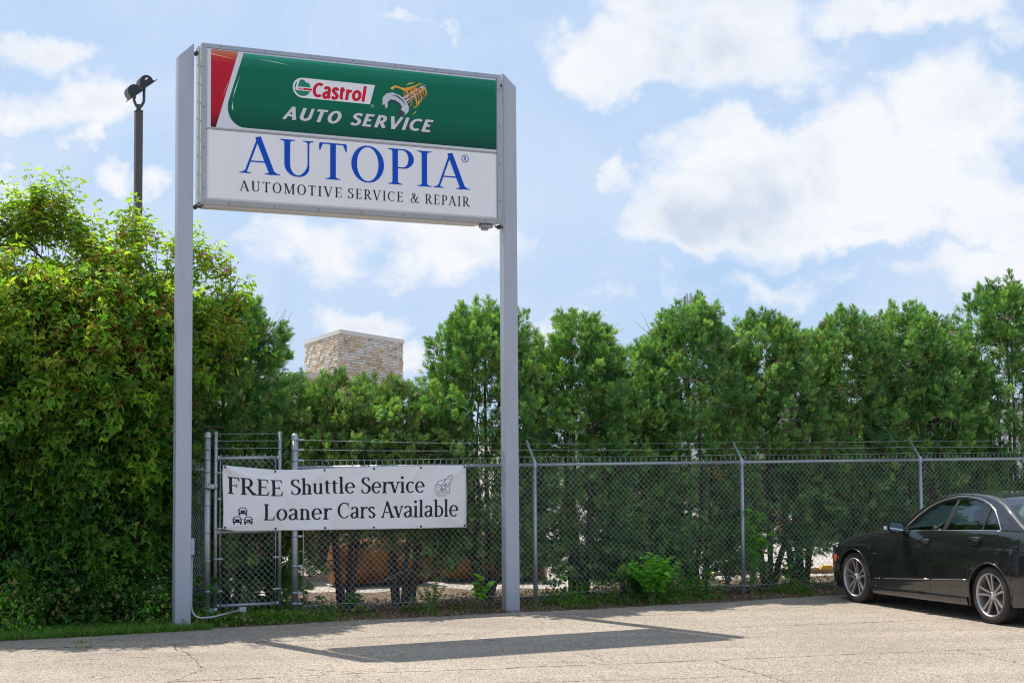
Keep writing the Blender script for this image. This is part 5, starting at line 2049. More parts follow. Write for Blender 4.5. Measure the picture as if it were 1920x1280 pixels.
    # odd tufts out on the asphalt
    for i, (x, y) in enumerate([(-4.52, 17.92), (-4.62, 17.2), (-4.45, 16.75)]):
        rng = np.random.default_rng(70 + i)
        n = 26
        p = np.stack([rng.normal(0, .06, n), rng.normal(0, .03, n), 0 * rng.random(n)], 1)
        P = empty('weed_tuft', (x, y, 0))
        tag(P, ['flat green tuft growing in the asphalt near the grass edge', 'tiny weed in the asphalt at the edge of the maple shadow', 'pale weed tuft in the asphalt seam left of the sign'][i], 'weed')
        V, F, C = scatter(T_GRASS, p, np.array([0, 0, .5]) + rng.normal(0, .5, (n, 3)), rand_dir(n), rng.uniform(.03, .05, n), np.array([.20, .28, .06]) * np.ones((n, 1)))
        np_mesh('blades', V, F, M_WEED, P, C)


M_PETAL = mat('white_petal', (.78, .78, .76), .6)
build_hedge()
build_maples()
build_undergrowth()

# ================================================================ light pole, building, antenna, yard
def build_light_pole():
    P = empty('light_pole', (-7.05, 30.0, 0), rad(28))
    tag(P, 'square dark bronze light pole rising behind the maples with two floodlights', 'light pole')
    mb = MB(); mb.box((-.068, -.068, -.2), (.068, .068, 8.42), bev=.008); mb.build('pole', M_POLE, P)
    mb = MB(); mb.box((-.072, -.072, 8.42), (.072, .072, 8.44)); mb.build('pole_cap', M_POLE, P)
    mb = MB()
    mb.cyl((0, 0, 8.44), (0, 0, 8.56), .045, 10)
    mb.build('tenon', M_POLE, P)
    for s, (dx, h) in enumerate(((-.09, .0), (.10, .20))):
        mb = MB()
        pts = [(0, 0, 8.50), (dx * .5, 0, 8.53), (dx * .95, 0, 8.62), (dx, 0, 8.66), (dx, 0, 8.68 + h)]
        mb.tube(pts, .028, 8)
        mb.cyl((dx, 0, 8.68 + h), (dx, 0, 8.76 + h), .04, 10)
        mb.build('bracket_arm', M_POLE, P)
        # barrel housing, open lens facing down and right
        F = empty('floodlight', (dx + (.02 if s else -.02), 0, 8.80 + h))
        F.scale = (.78, .78, .78)
        F.parent = P
        R_ = Matrix.Rotation(rad(-38), 4, 'Y') @ Matrix.Identity(4)
        prof = [(-.19, -.10)] + [(-.02 + .165 * math.cos(rad(a_)), -.01 + .165 * math.sin(rad(a_))) for a_ in range(190, -21, -15)] + [(.17, -.10)]
        mb = MB()
        o = len(mb.v)
        w = .17
        V = []
        for y in (-w, w):
            for x, z in prof:
                V.append(tuple(R_ @ Vector((x, y, z))))
        k = len(prof)
        Fc = [tuple(range(k)), tuple(range(2 * k - 1, k - 1, -1))] + [(i, i + k, (i + 1) % k + k, (i + 1) % k) for i in range(k)]
        mb.add(V, Fc)
        h_ = mb.build('housing', M_FLOOD, F)
        mb = MB()
        mb.box((-.235, -w - .03, -.115), (.225, w + .03, -.095), M=R_)
        mb.build('visor_rim', M_FLOOD, F)
        mb = MB()
        mb.box((-.17, -w + .02, -.120), (.165, w - .02, -.1155), M=R_)
        mb.build('lens', M_LENS, F)
        if s:
            mb = MB(); mb.box((-.02, -w - .002, .03), (.06, -w - .0005, .07), M=R_); mb.build('sticker', M_WHITEP, F)


def build_stone_building():
    r = random.Random(8)
    Bd = empty('stone_building', (-6.46, 60.0, 0))
    tag(Bd, 'distant flat-roofed building corner faced with tan and white stone blocks', 'building')
    top = 6.30
    # plan: near corner at the origin, two faces running back
    C, R_, L_ = Vector((0, 0)), Vector((1.94, 6.1)), Vector((-2.15, 6.4))
    back = Vector((-.2, 12.5))
    core = mat('stone_mortar', (.36, .33, .28), .9)
    mb = MB()
    ins = .05
    poly = [(C.x, C.y + ins * 3), (R_.x - ins, R_.y), (back.x, back.y), (L_.x + ins, L_.y)]
    mb.prism(poly, 0, top - .02, 'z')
    mb.build('wall', core, Bd)
    cop = mat('coping_stone', (.52, .50, .46), .7)
    mb = MB()
    e = .06
    polyc = [(C.x, C.y - .12), (R_.x + e, R_.y), (back.x, back.y + .1), (L_.x - e, L_.y)]
    mb.prism(polyc, top, top + .16, 'z')
    mb.build('coping', cop, Bd)
    tones = [(.47, .42, .36), (.52, .47, .42), (.44, .33, .21), (.49, .39, .27), (.42, .30, .18), (.54, .49, .44), (.48, .43, .37), (.54, .43, .29), (.58, .55, .51)]
    mats = []
    for i, t in enumerate(tones):
        m = mat('stone_%s' % ('tan' if t[2] < .35 else 'pale'), t, .85)
        k = NT(m)
        n1 = k.noise(7, 5, .6)
        k.l(k.ramp(n1, [(.3, tuple(x * .78 for x in t)), (.7, tuple(min(1, x * 1.15) for x in t))]), k.b.inputs['Base Color'])
        k.bump(n1, .6, .03)
        mats.append(m)
    ch = .108
    for face, (a, b) in enumerate(((C, R_), (L_, C))):
        d = (b - a)
        Lf = d.length
        d = d / Lf
        nrm = Vector((d.y, -d.x))
        if face == 0:
            pass
        for row in range(12):
            z1 = top - .004 - row * ch
            z0 = z1 - ch + .012
            s = -r.uniform(0, .3)
            while s < Lf - .02:
                w = r.uniform(.26, .80)
                s0, s1 = max(.0, s), min(Lf, s + w)
                s += w
                if s1 - s0 < .08:
                    continue
                pr = r.uniform(.0, .035)
                mb = MB()
                q = []
                for ss in (s0 + .006, s1 - .006):
                    for off in (-.10, pr):
                        p = a + d * ss + nrm * off
                        q.append(p)
                V = [(q[0].x, q[0].y, z0), (q[1].x, q[1].y, z0), (q[3].x, q[3].y, z0), (q[2].x, q[2].y, z0), (q[0].x, q[0].y, z1), (q[1].x, q[1].y, z1), (q[3].x, q[3].y, z1), (q[2].x, q[2].y, z1)]
                mb.add(V, [(0, 3, 2, 1), (4, 5, 6, 7), (0, 1, 5, 4), (1, 2, 6, 5), (2, 3, 7, 6), (3, 0, 4, 7)])
                mb.build('stone', r.choice(mats), Bd)
    # courses too low to be picked out behind the hedge
    mb = MB()
    for face, (a, b) in enumerate(((C, R_), (L_, C))):
        d = (b - a); Lf = d.length; d = d / Lf
        nrm = Vector((d.y, -d.x))
        for row in range(12, 58):
            z1 = top - .004 - row * ch
            z0 = z1 - ch + .012
            if z0 < 0:
                break
            s = 0
            while s < Lf - .05:
                w = min(r.uniform(.4, .9), Lf - s)
                q = [a + d * ss + nrm * off for ss in (s + .006, s + w - .006) for off in (-.10, r.uniform(0, .03))]
                s += w
                V = [(q[0].x, q[0].y, z0), (q[1].x, q[1].y, z0), (q[3].x, q[3].y, z0), (q[2].x, q[2].y, z0), (q[0].x, q[0].y, z1), (q[1].x, q[1].y, z1), (q[3].x, q[3].y, z1), (q[2].x, q[2].y, z1)]
                mb.add(V, [(4, 5, 6, 7), (1, 2, 6, 5)], r.randrange(len(mats)))
    mb.build('lower_stonework', mats, Bd)['kind'] = 'stuff'
    # low white-trimmed wing on the left
    mb = MB(); mb.box((-6.5, 3.2, 0), (-.75, 9, 4.75)); w_ = mb.build('wing_wall', core, Bd)
    mb = MB(); mb.box((-6.6, 3.1, 4.75), (-.7, 9.1, 5.0)); mb.build('wing_parapet', cop, Bd)


def build_antenna():
    A = empty('antenna_tower', (17.1, 150, 0))
    tag(A, 'grey cluster of cell antenna panels on a far mast above the hedge', 'antenna')
    m1 = mat('antenna_grey', (.40, .42, .43), .6)
    m2 = mat('antenna_dark', (.12, .13, .14), .6)
    mb = MB(); mb.cyl((0, 0, 0), (0, 0, 15.6), .32, 12, r2=.22); mb.build('mast', m1, A)
    r = random.Random(2)
    for k in range(12):
        a = 6.28 * k / 12 + .13
        x, y = .86 * math.cos(a), .86 * math.sin(a)
        h = r.uniform(1.5, 1.9)
        mb = MB()
        M = Matrix.Translation((x, y, 14.3 + r.uniform(-.1, .1))) @ Matrix.Rotation(a, 4, 'Z')
        mb.box((-.06, -.13, 0), (.06, .13, h), M=M, bev=.02)
        mb.build('antenna_panel', m1 if k % 3 else m2, A)
    mb = MB()
    for z in (14.8, 15.5):
        mb.tube([(.78 * math.cos(t), .78 * math.sin(t), z) for t in np.linspace(0, 2 * math.pi, 19)[:-1]], .04, 6, closed=True)
        for k in range(3):
            a = 2.09 * k
            mb.cyl((0, 0, z), (.78 * math.cos(a), .78 * math.sin(a), z), .04, 6)
    mb.build('mounting_ring', m2, A)


def orange_paint():
    m = mat('machine_orange', (.46, .17, .018), .5)
    k = NT(m)
    n1 = k.noise(2.5, 8, .65, dist=.6)
    n2 = k.noise(14, 5, .6)
    c = k.ramp(n1, [(.35, (.34, .135, .012)), (.55, (.22, .080, .010)), (.68, (.07, .032, .016))])
    c = k.mix(c, (.10, .05, .03), k.math('MULTIPLY', k.ramp(n2, [(.6, (0, 0, 0)), (.75, (1, 1, 1))]), .6))
    k.l(c, k.b.inputs['Base Color'])
    return m


M_ORANGE = orange_paint()


def bucket_part(w, dia, parent, loc, rz):
    """curved loader bucket lying with its rounded back to us"""
    B = empty('loader_bucket', loc, rz)
    r = dia / 2
    prof = [(r * math.cos(rad(a)), r + r * math.sin(rad(a))) for a in range(200, 441, 12)]
    prof = [(-x, z) for x, z in prof]
    mb = MB()
    V, F = [], []
    n = len(prof)
    segs = 14
    for i in range(segs + 1):
        x = -w / 2 + w * i / segs
        s = 1.0 - (.10 * max(0, (abs(x) / (w / 2) - .82) / .18) ** 2)
        for (y, z) in prof:
            V.append((x, y * s, r + (z - r) * s))
    for i in range(segs):
        for j in range(n - 1):
            F.append((i * n + j, i * n + j + 1, (i + 1) * n + j + 1, (i + 1) * n + j))
    mb.add(V, F, 0, True)
    sh = mb.build('shell', M_ORANGE, B)
    sol = sh.modifiers.new('plate', 'SOLIDIFY'); sol.thickness = .02
    for sx in (-1, 1):
        mb = MB()
        mb.prism([(y * .93, r + (z - r) * .93) for y, z in prof], sx * (w / 2 - .01) - .012, sx * (w / 2 - .01) + .012, 'x')
        mb.build('side_plate', M_ORANGE, B)
    mb = MB()
    for x in np.linspace(-w * .4, w * .4, 4):
        mb.box((x - .012, -r - .035, r * .35), (x + .012, -r * .75, r * 1.5))
    mb.build('stiffener_rib', M_ORANGE, B)
    mb = MB()
    mb.box((-w / 2, -r * .5, .005), (w / 2, -r * .30, .04))
    mb.build('wear_strip', M_DKMET, B)
    return B


def build_yard():
    B1 = bucket_part(1.45, .76, None, (-2.05, 24.3, 0), rad(20))
    tag(B1, 'weathered orange loader bucket on the ground behind the hedge, left of two', 'bucket', 'orange buckets behind the hedge')
    B2 = bucket_part(1.60, .84, None, (-.30, 24.9, 0), rad(-6))
    tag(B2, 'weathered orange loader bucket behind the right sign post, right of two', 'bucket', 'orange buckets behind the hedge')
    # yellow excavator body further left, with raised arm between the buckets
    M = empty('yellow_loader', (-3.45, 25.6, 0), rad(14))
    tag(M, 'yellow-orange loader parked behind the hedge left of the buckets', 'loader')
    yl = mat('machine_yellow', (.62, .28, .02), .45)
    def part(n, f, m=yl):
        mb = MB(); f(mb); return mb.build(n, m, M)
    part('chassis', lambda b: b.box((-1.0, -.6, .45), (.9, .8, .95), bev=.04))
    part('bonnet', lambda b: b.box((-.1, -.5, .95), (.85, .6, 1.25), bev=.06))
    part('cab', lambda b: b.box((-1.0, -.5, .95), (-.2, .6, 2.1), bev=.05), M_FLOOD)
    for x in (-.75, .65):
        for y in (-.72, .9):
            w = part('wheel', lambda b: b.lathe([(.10, -.12), (.28, -.13), (.38, -.10), (.42, -.04), (.42, .04), (.38, .10), (.28, .13), (.10, .12)], (x, y, .42), 20, axis='y'), M_FLOOD)
            mb = MB(); mb.lathe([(.001, -.14), (.2, -.135), (.22, -.12)], (x, y, .42), 14, axis='y'); mb.build('hub', yl, w)
    for x in (.55, .85):
        part('headlamp', lambda b: b.lathe([(.001, -.62), (.07, -.62), (.09, -.58), (.06, -.50)], (x, 0, .86), 14, axis='y'), M_LENS)
    part('guard', lambda b: [b.box((.93, -.5, .2), (.97, -.46, 1.5)), b.box((1.05, -.5, .2), (1.09, -.46, 1.5))])
    A = empty('boom_arm', (-1.28, 25.3, 0), rad(4))
    tag(A, 'upright yellow boom arm standing between the two orange buckets', 'machine arm')
    mb = MB()
    mb.prism([(-.30, .55), (-.16, .5), (-.10, 1.5), (-.02, 2.1), (-.14, 2.15), (-.26, 1.5)], -.08, .08, 'y')
    mb.build('arm_plate', yl, A)
    mb = MB()
    mb.prism([(.12, .25), (.28, .25), (.26, 1.1), (.10, 1.2)], -.08, .08, 'y')
    mb.build('arm_link', yl, A)
    mb = MB(); mb.cyl((-.2, -.1, .95), (.2, -.1, .85), .05, 10); mb.box((-.5, -.3, 0), (.5, .3, .5), bev=.04); mb.build('arm_base', M_ORANGE, A)
    # planks and a yellow block on the yard beyond the car
    wood = mat('weathered_plank', (.42, .29, .19), .8)
    for i, (x, y, z, L_, rz, w) in enumerate([(4.9, 26.0, 0, 1.9, 8, .19), (5.0, 26.0, .045, 1.6, 14, .15), (4.7, 26.5, 0, 2.2, -3, .2), (3.1, 25.6, 0, 1.6, 20, .15)]):
        mb = MB(); mb.box((-L_ / 2, -w / 2, 0), (L_ / 2, w / 2, .042), bev=.004)
        o = mb.build('plank', wood)
        o.location = (x, y, z - .018); o.rotation_euler = (0, 0, rad(rz))
        tag(o, ['weathered plank lying on the yard behind the car nose', 'upper plank laid across another beside the car nose', 'plank lying furthest back near the car nose', 'plank on the gravel left of the many-stemmed cedar'][i], 'plank')
    for i, (x, y, lab) in enumerate([(5.02, 25.85, 'yellow chock block resting by the planks near the car nose'), (5.28, 26.3, 'smaller yellow block behind the first, near the car nose')]):
        mb = MB(); mb.prism([(-.11, 0), (.11, 0), (.08, .06), (-.07, .06)], -.05, .05, 'y')
        o = mb.build('chock_block', mat('safety_yellow', (.70, .40, .02), .5))
        o.location = (x, y, .02 if i else .05); o.rotation_euler = (0, 0, rad(20 * i))
        tag(o, lab, 'block')
    # pale low shed far across the yard
    sh = empty('white_shed', (14, 62, 0), rad(8))
    tag(sh, 'pale low building glimpsed through the cedars across the yard', 'building')
    pw = mat('pale_cladding', (.60, .60, .60), .7)
    mb = MB(); mb.box((-9, 0, 0), (9, 8, 3.4)); w_ = mb.build('wall', pw, sh)
    mb = MB(); mb.box((-9.2, -.2, 3.4), (9.2, 8.2, 3.6)); mb.build('roof_edge', M_CAB, sh)
    for k in range(5):
        mb = MB(); mb.box((-7.5 + k * 3.4, -.03, .0), (-5.2 + k * 3.4, .02, 2.4)); mb.build('shutter_door', M_CABSIDE, sh)


build_light_pole()
build_stone_building()
build_antenna()
build_yard()

# ================================================================ parked saloon car
def car_paint():
    m = mat('black_car_paint', (.012, .013, .015), .4, .0, .12, 1.0)
    m.node_tree.nodes['Principled BSDF'].inputs['Coat Roughness'].default_value = .04
    m.node_tree.nodes['Principled BSDF'].inputs['Coat IOR'].default_value = 1.75
    k = NT(m)
    n1 = k.noise(3.5, 8, .65, stretch=(1, 1, 1.6), dist=.4)
    n2 = k.noise(45, 4, .7)
    sp = k.n('ShaderNodeSeparateXYZ')
    k.l(k.tc.outputs['Object'], sp.inputs[0])
    low = k.n('ShaderNodeMapRange')
    k.l(sp.outputs['Z'], low.inputs['Value'])
    low.inputs['From Min'].default_value = .95
    low.inputs['From Max'].default_value = .25
    d = k.math('MULTIPLY', k.ramp(n1, [(.38, (0, 0, 0)), (.72, (1, 1, 1))]), k.math('ADD', k.math('MULTIPLY', low.outputs[0], .05), .012))
    d = k.math('ADD', d, k.math('MULTIPLY', k.ramp(n2, [(.66, (0, 0, 0)), (.74, (1, 1, 1))]), .03))
    k.l(k.mix((.006, .0065, .008), (.22, .22, .225), d), k.b.inputs['Base Color'])
    k.l(k.math('ADD', k.math('MULTIPLY', d, .8), .035), k.b.inputs['Coat Roughness'])
    return m


def build_car():
    sdir = (0.36393, -0.93143)
    A = (4.473, 20.775)
    loc = (A[0] - .15 * sdir[0] + .90 * .93143, A[1] - .15 * sdir[1] + .90 * .36393, 0)
    K = empty('parked_car', loc, math.atan2(sdir[1], sdir[0]))
    tag(K, 'dusty black four-door saloon with silver twin-spoke wheels parked against the fence', 'car')
    PAINT = car_paint()
    GLASS = mat('tinted_glass', (.30, .42, .38), .0)
    b = GLASS.node_tree.nodes['Principled BSDF']
    k = NT(GLASS)
    tr = k.n('ShaderNodeBsdfTransparent'); tr.inputs[0].default_value = (.70, .82, .77, 1)
    gl = k.n('ShaderNodeBsdfGlossy'); gl.inputs['Roughness'].default_value = .02; gl.inputs[0].default_value = (.9, .95, 1, 1)
    fr = k.n('ShaderNodeFresnel'); fr.inputs[0].default_value = 1.55
    ms = k.n('ShaderNodeMixShader')
    k.l(k.math('ADD', fr.outputs[0], .04), ms.inputs[0]); k.l(tr.outputs[0], ms.inputs[1]); k.l(gl.outputs[0], ms.inputs[2])
    k.l(ms.outputs[0], k.t.nodes['Material Output'].inputs['Surface'])
    CHROME = mat('chrome_trim', (.70, .71, .73), .14, 1.0)
    BLK = mat('black_plastic', (.012, .012, .013), .45)
    RUB = mat('tyre_rubber', (.035, .031, .028), .82)
    RIMM = mat('alloy_rim', (.46, .43, .41), .36, .75)
    DARK = mat('interior_dark', (.012, .012, .013), .8)
    LEA = mat('interior_leather', (.09, .088, .085), .6)
    ORG = mat('marker_orange', (.85, .16, .015), .2, 0, .6)
    WB = 2.745
    R_ = .325

    plan = [(-.84, .52), (-.80, .66), (-.70, .78), (-.55, .86), (-.3, .905), (0, .920), (.5, .925), (1.5, .927), (2.4, .927), (2.9, .922), (3.3, .895), (3.6, .855), (3.8, .79), (3.9, .70), (3.93, .60)]
    belt = [(-.84, .60), (-.78, .66), (-.62, .725), (-.40, .785), (-.1, .850), (.2, .905), (.5, .938), (.75, .955), (1.0, .968), (1.5, .992), (2.0, 1.015), (2.5, 1.038), (2.877, 1.051), (3.2, 1.05), (3.6, 1.045), (3.85, 1.02), (3.93, .93)]
    bott = [(-.84, .30), (-.7, .20), (-.45, .17), (.3, .175), (2.4, .175), (3.2, .22), (3.7, .27), (3.93, .36)]
    crz = lambda s: .735 + .035 * s

    def half(s, z):
        p = lerp_table(plan, s)
        c = crz(s)
        zb = lerp_table(belt, s)
        if z <= c:
            t = (z - .2) / (c - .2)
            w = lerp_table([(-.3, .93), (0, .965), (.2, .984), (.4, .995), (.6, 1.0), (.8, .998), (.95, .993), (1.0, .995)], t)
            if .30 < z < .45:
                w -= 0
        else:
            t = (z - c) / max(.02, zb - c)
            w = lerp_table([(0, .995), (.07, .980), (.2, .972), (.5, .955), (.8, .930), (1.0, .905)], t)
        # the shoulder line fades out over the front wing and the nose
        return p * w

    # columns, exact round the wheel arches
    AR = .365
    cols = set()
    for cx in (0, WB):
        for a in np.linspace(0, 180, 31):
            cols.add(round(cx + AR * math.cos(rad(a)), 4))
    for s in np.arange(-.84, 3.94, .06):
        if all(abs(s - cx) > AR + .02 for cx in (0, WB)):
            cols.add(round(float(s), 4))
    for s in (3.93, .61, 1.64, 2.37):
        cols.add(s)
    cols = sorted(cols)

    def z_bot(s):
        z = lerp_table(bott, s)
        for cx in (0, WB):
            if abs(s - cx) < AR - 1e-6:
                z = max(z, R_ + math.sqrt(AR * AR - (s - cx) ** 2))
        return z
    NR = 22
    tz = [j / NR for j in range(NR + 1)]

    def region(s, z):
        if .61 <= s < 1.64 and z > .24:
            return 'fd'
        edge = 2.37 if z < .40 else (2.37 + (z - .40) * .33 / .37 if z < .77 else 2.70 + (z - .77) * .177 / .28)
        if 1.64 <= s < edge and z > .24:
            return 'rd'
        return 'b'
    groups = {}
    for sgn, side in ((-1, 'l'), (1, 'r')):
        grid = []
        for s in cols:
            z0, z1 = z_bot(s), lerp_table(belt, s)
            col = []
            for t in tz:
                z = z0 + (z1 - z0) * t
                col.append((s, sgn * half(s, z), z))
            grid.append(col)
        for i in range(len(cols) - 1):
            sm = (cols[i] + cols[i + 1]) / 2
            for j in range(NR):
                q = [grid[i][j], grid[i + 1][j], grid[i + 1][j + 1], grid[i][j + 1]]
                zm = sum(p[2] for p in q) / 4
                g = region(sm, zm)
                key = g if g == 'b' else g + side
                groups.setdefault(key, []).append(q if sgn < 0 else q[::-1])

    def weld(quads, name, m, parent, smooth=True):
        idx, V, F = {}, [], []
        for q in quads:
            f = []
            for p in q:
                kx = (round(p[0], 4), round(p[1], 4), round(p[2], 4))
                if kx not in idx:
                    idx[kx] = len(V); V.append(p)
                if idx[kx] not in f:
                    f.append(idx[kx])
            if len(f) > 2:
                F.append(tuple(f))
        mb = MB(); mb.add(V, F, 0, smooth)
        return mb.build(name, m, parent)
    body = groups['b']

    # bonnet, boot lid and cowl between the two belts
    def deck(s0, s1, crown):
        cs = [s for s in cols if s0 <= s <= s1]
        out = []
        J = 16
        def pt(s, j):
            h = half(s, lerp_table(belt, s))
            y = -h + 2 * h * j / J
            q = abs(y / h)
            z = lerp_table(belt, s) + crown(s) * (1 - q ** 2.6)
            return (s, y, z)
        for a, b_ in zip(cs[:-1], cs[1:]):
            for j in range(J):
                out.append([pt(a, j), pt(b_, j), pt(b_, j + 1), pt(a, j + 1)])
        return out
    bonnet = deck(-.84, .90, lambda s: lerp_table([(-.84, .0), (-.7, .05), (-.3, .075), (.9, .055)], s))
    boot = deck(3.0, 3.94, lambda s: lerp_table([(3.0, .03), (3.7, .06), (3.93, .02)], s))
    # nose and tail: close the ends
    for s, flip in ((cols[0], 0), (cols[-1], 1)):
        z0, z1 = z_bot(s), lerp_table(belt, s)
        for j in range(NR):
            za, zb = z0 + (z1 - z0) * tz[j], z0 + (z1 - z0) * tz[j + 1]
            q = [(s, -half(s, za), za), (s, half(s, za), za), (s, half(s, zb), zb), (s, -half(s, zb), zb)]
            body.append(q if flip else q[::-1])
    # greenhouse
    dlo = [(1.00, .970), (1.10, 1.066), (1.22, 1.165), (1.365, 1.265), (1.5, 1.325), (1.65, 1.368), (1.87, 1.400), (2.05, 1.404), (2.21, 1.395), (2.38, 1.370), (2.53, 1.325), (2.64, 1.272), (2.74, 1.19), (2.82, 1.11), (2.877, 1.052)]
    rail = [(.78, .956), (.90, 1.020), (1.05, 1.135), (1.22, 1.255), (1.40, 1.350), (1.6, 1.412), (1.84, 1.442), (2.1, 1.448), (2.35, 1.436), (2.6, 1.400), (2.8, 1.335), (2.95, 1.255), (3.15, 1.13), (3.30, 1.050)]
    roofz = [(.62, .99), (.80, 1.10), (1.0, 1.225), (1.2, 1.335), (1.4, 1.415), (1.6, 1.455), (1.85, 1.475), (2.1, 1.476), (2.35, 1.462), (2.6, 1.425), (2.8, 1.35), (3.0, 1.25), (3.2, 1.15), (3.38, 1.075)]

    def hw(s, z):
        zb = lerp_table(belt, s)
        h0 = half(s, zb) - .012
        t = (z - zb) / .43
        return h0 - .215 * t ** 1.12 if t > 0 else h0
    gs = sorted(set([round(float(x), 4) for x in np.arange(.78, 3.31, .03)] + [1.00, 1.70, 1.80, 1.86, 1.92, 2.53, 2.55, 2.877, 3.30]))
    frame, roof = [], []
    glass = {'window_front': [], 'window_rear': [], 'quarter_window': [], 'pillar': []}
    # B pillar and quarter bar lean: s limits as functions of height
    def bp(z):
        return 1.775 + (z - 1.01) * .23, 1.865 + (z - 1.01) * .14
    def qb(z):
        return 2.515 + (z - 1.05) * .06, 2.55 + (z - 1.05) * .04
    for sgn in (-1, 1):
        def P3(s, z, out=0.0):
            return (s, sgn * (hw(s, z) + out), z)
        for a, b_ in zip(gs[:-1], gs[1:]):
            def lo(s):
                if 1.0 <= s <= 2.877:
                    return lerp_table(dlo, s)
                return lerp_table(belt, s)
            la, lb, ra, rb = lo(a), lo(b_), lerp_table(rail, a), lerp_table(rail, b_)
            n = 5
            for j in range(n):
                za, za2 = la + (ra - la) * j / n, la + (ra - la) * (j + 1) / n
                zb, zb2 = lb + (rb - lb) * j / n, lb + (rb - lb) * (j + 1) / n
                q = [P3(a, za), P3(b_, zb), P3(b_, zb2), P3(a, za2)]
                frame.append(q if sgn < 0 else q[::-1])
        # glass quads between leaning limits
        def fill(key, sl, sr, inset):
            N_, M_ = 18, 14
            for i in range(N_):
                for j in range(M_):
                    q = []
                    for di, dj in ((0, 0), (1, 0), (1, 1), (0, 1)):
                        u = (i + di) / N_
                        s_mid0, s_mid1 = sl(1.02), sr(1.02)
                        s = s_mid0 + (s_mid1 - s_mid0) * u
                        for _ in range(3):
                            zb = lerp_table(belt, s) - .004
                            zt = max(zb + .002, lerp_table(dlo, min(max(s, 1.0), 2.877)))
                            z = zb + (zt - zb) * (j + dj) / M_
                            s = sl(z) + (sr(z) - sl(z)) * u
                        q.append(P3(s, z, -inset))
                    glass[key].append(q if sgn < 0 else q[::-1])
        fill('window_front', lambda z: 1.003, lambda z: bp(z)[0], .012)
        fill('window_rear', lambda z: bp(z)[1], lambda z: qb(z)[0], .012)
        fill('quarter_window', lambda z: qb(z)[1], lambda z: 2.874, .012)
        fill('pillar', lambda z: bp(z)[0], lambda z: bp(z)[1], .006)
        fill('pillar', lambda z: qb(z)[0], lambda z: qb(z)[1], .006)
    wind, rear = [], []
    J = 18
    for a, b_ in zip(gs[:-1], gs[1:]):
        def pt(s, j):
            zr = lerp_table(rail, s)
            h = hw(s, zr)
            y = -h + 2 * h * j / J
            q = abs(y / h)
            # glass and roof bow: the middle of the screens lies further out along the car
            shift = lerp_table([(.78, -.16), (1.45, -.10), (1.8, 0), (2.3, 0), (2.7, .05), (3.30, .08)], s) * (1 - q ** 2)
            zc = lerp_table(roofz, s + shift)
            return (s + shift, y, zr + (zc - zr) * (1 - q ** 2.4))
        sm = (a + b_) / 2
        for j in range(J):
            q = [pt(a, j), pt(b_, j), pt(b_, j + 1), pt(a, j + 1)]
            edge = j < 1 or j > J - 2
            if sm < 1.46 and not edge:
                wind.append(q)
            elif sm > 2.62 and sm < 3.26 and not edge:
                rear.append(q)
            else:
                roof.append(q)
    weld(body + frame + roof, 'body', PAINT, K)
    weld(bonnet, 'bonnet', PAINT, K)
    weld(boot, 'boot_lid', PAINT, K)
    doors = {}
    for key, nm in (('fdl', 'front_door'), ('rdl', 'rear_door'), ('fdr', 'front_door'), ('rdr', 'rear_door')):
        doors[key] = weld(groups[key], nm, PAINT, K)
    weld(wind, 'windscreen', GLASS, K)
    weld(rear, 'rear_screen', GLASS, K)
    for key in ('window_front', 'window_rear', 'quarter_window'):
        g = glass[key]
        h = len(g) // 2
        for part in (g[:h], g[h:]):
            weld(part, {'window_front': 'front_window', 'window_rear': 'rear_window', 'quarter_window': 'quarter_window'}[key], GLASS, K)
    weld(glass['pillar'], 'pillar', BLK, K)

    def surf(s, z, sgn=-1, out=.003):
        zb = lerp_table(belt, s)
        return (s, sgn * ((half(s, z) if z < zb else hw(s, z)) + out), z)
    for sgn in (-1, 1):
        # bright window surround
        mb = MB()
        up = [surf(s, lerp_table(dlo, s) + .012, sgn, .004) for s in np.linspace(1.0, 2.877, 44)]
        mb.tube(up, .0095, 6)
        up = [surf(s, lerp_table(dlo, s) + .026, sgn, .002) for s in np.linspace(1.0, 2.87, 44)]
        mb.build('chrome_surround', CHROME, K)
        mb = MB()
        mb.tube([surf(s, lerp_table(belt, s) + .000, sgn, .004) for s in np.linspace(1.01, 2.88, 30)], .0115, 6)
        mb.build('chrome_waist_strip', CHROME, K)
        mb = MB()
        mb.tube([surf(s, lerp_table(dlo, s) - .006, sgn, -.004) for s in np.linspace(1.03, 2.85, 44)], .011, 6)
        mb.build('window_seal', BLK, K)
        # side strip along the doors
        for (s0, s1) in ((.48, .605), (.615, 1.636), (1.646, 2.36)):
            mb = MB()
            mb.tube([surf(s, .352 + (s - .48) * .064, sgn, .003) for s in np.linspace(s0, s1, 10)], .0065, 6)
            mb.build('chrome_side_strip', CHROME, K)
        # shut lines
        def gap(pts, r=.0032):
            mb = MB()
            mb.tube([surf(s, z, sgn, -.0005) for s, z in pts], r, 4)
            return mb.build('shut_line', DARK, K)
        gap([(.61, z) for z in np.linspace(.24, .94, 18)])
        gap([(1.64 + (0.0 if z > .4 else 0), z) for z in np.linspace(.24, .80, 14)] + [(1.64 + .14 * t, .80 + .20 * t) for t in np.linspace(.05, 1, 8)])
        gap([(2.372, z) for z in np.linspace(.25, .40, 5)] + [(2.37 + (z - .40) * .33 / .37, z) for z in np.linspace(.42, .76, 10)] + [(2.70 + (z - .77) * .177 / .28, z) for z in np.linspace(.78, 1.045, 9)])
        gap([(s, .24) for s in np.linspace(.61, 2.37, 20)])
        gap([(s, lerp_table(belt, s) - .012) for s in np.linspace(-.60, .86, 24)], .003)
        gap([(3.05 + .0 * t, .55 + 0 * t) for t in (0, 1)] + [(s, .55) for s in np.linspace(3.1, 3.9, 10)])
        # sill skirt with its raised edge
        mb = MB()
        V, F = [], []
        ss = np.linspace(.43, 2.345, 24)
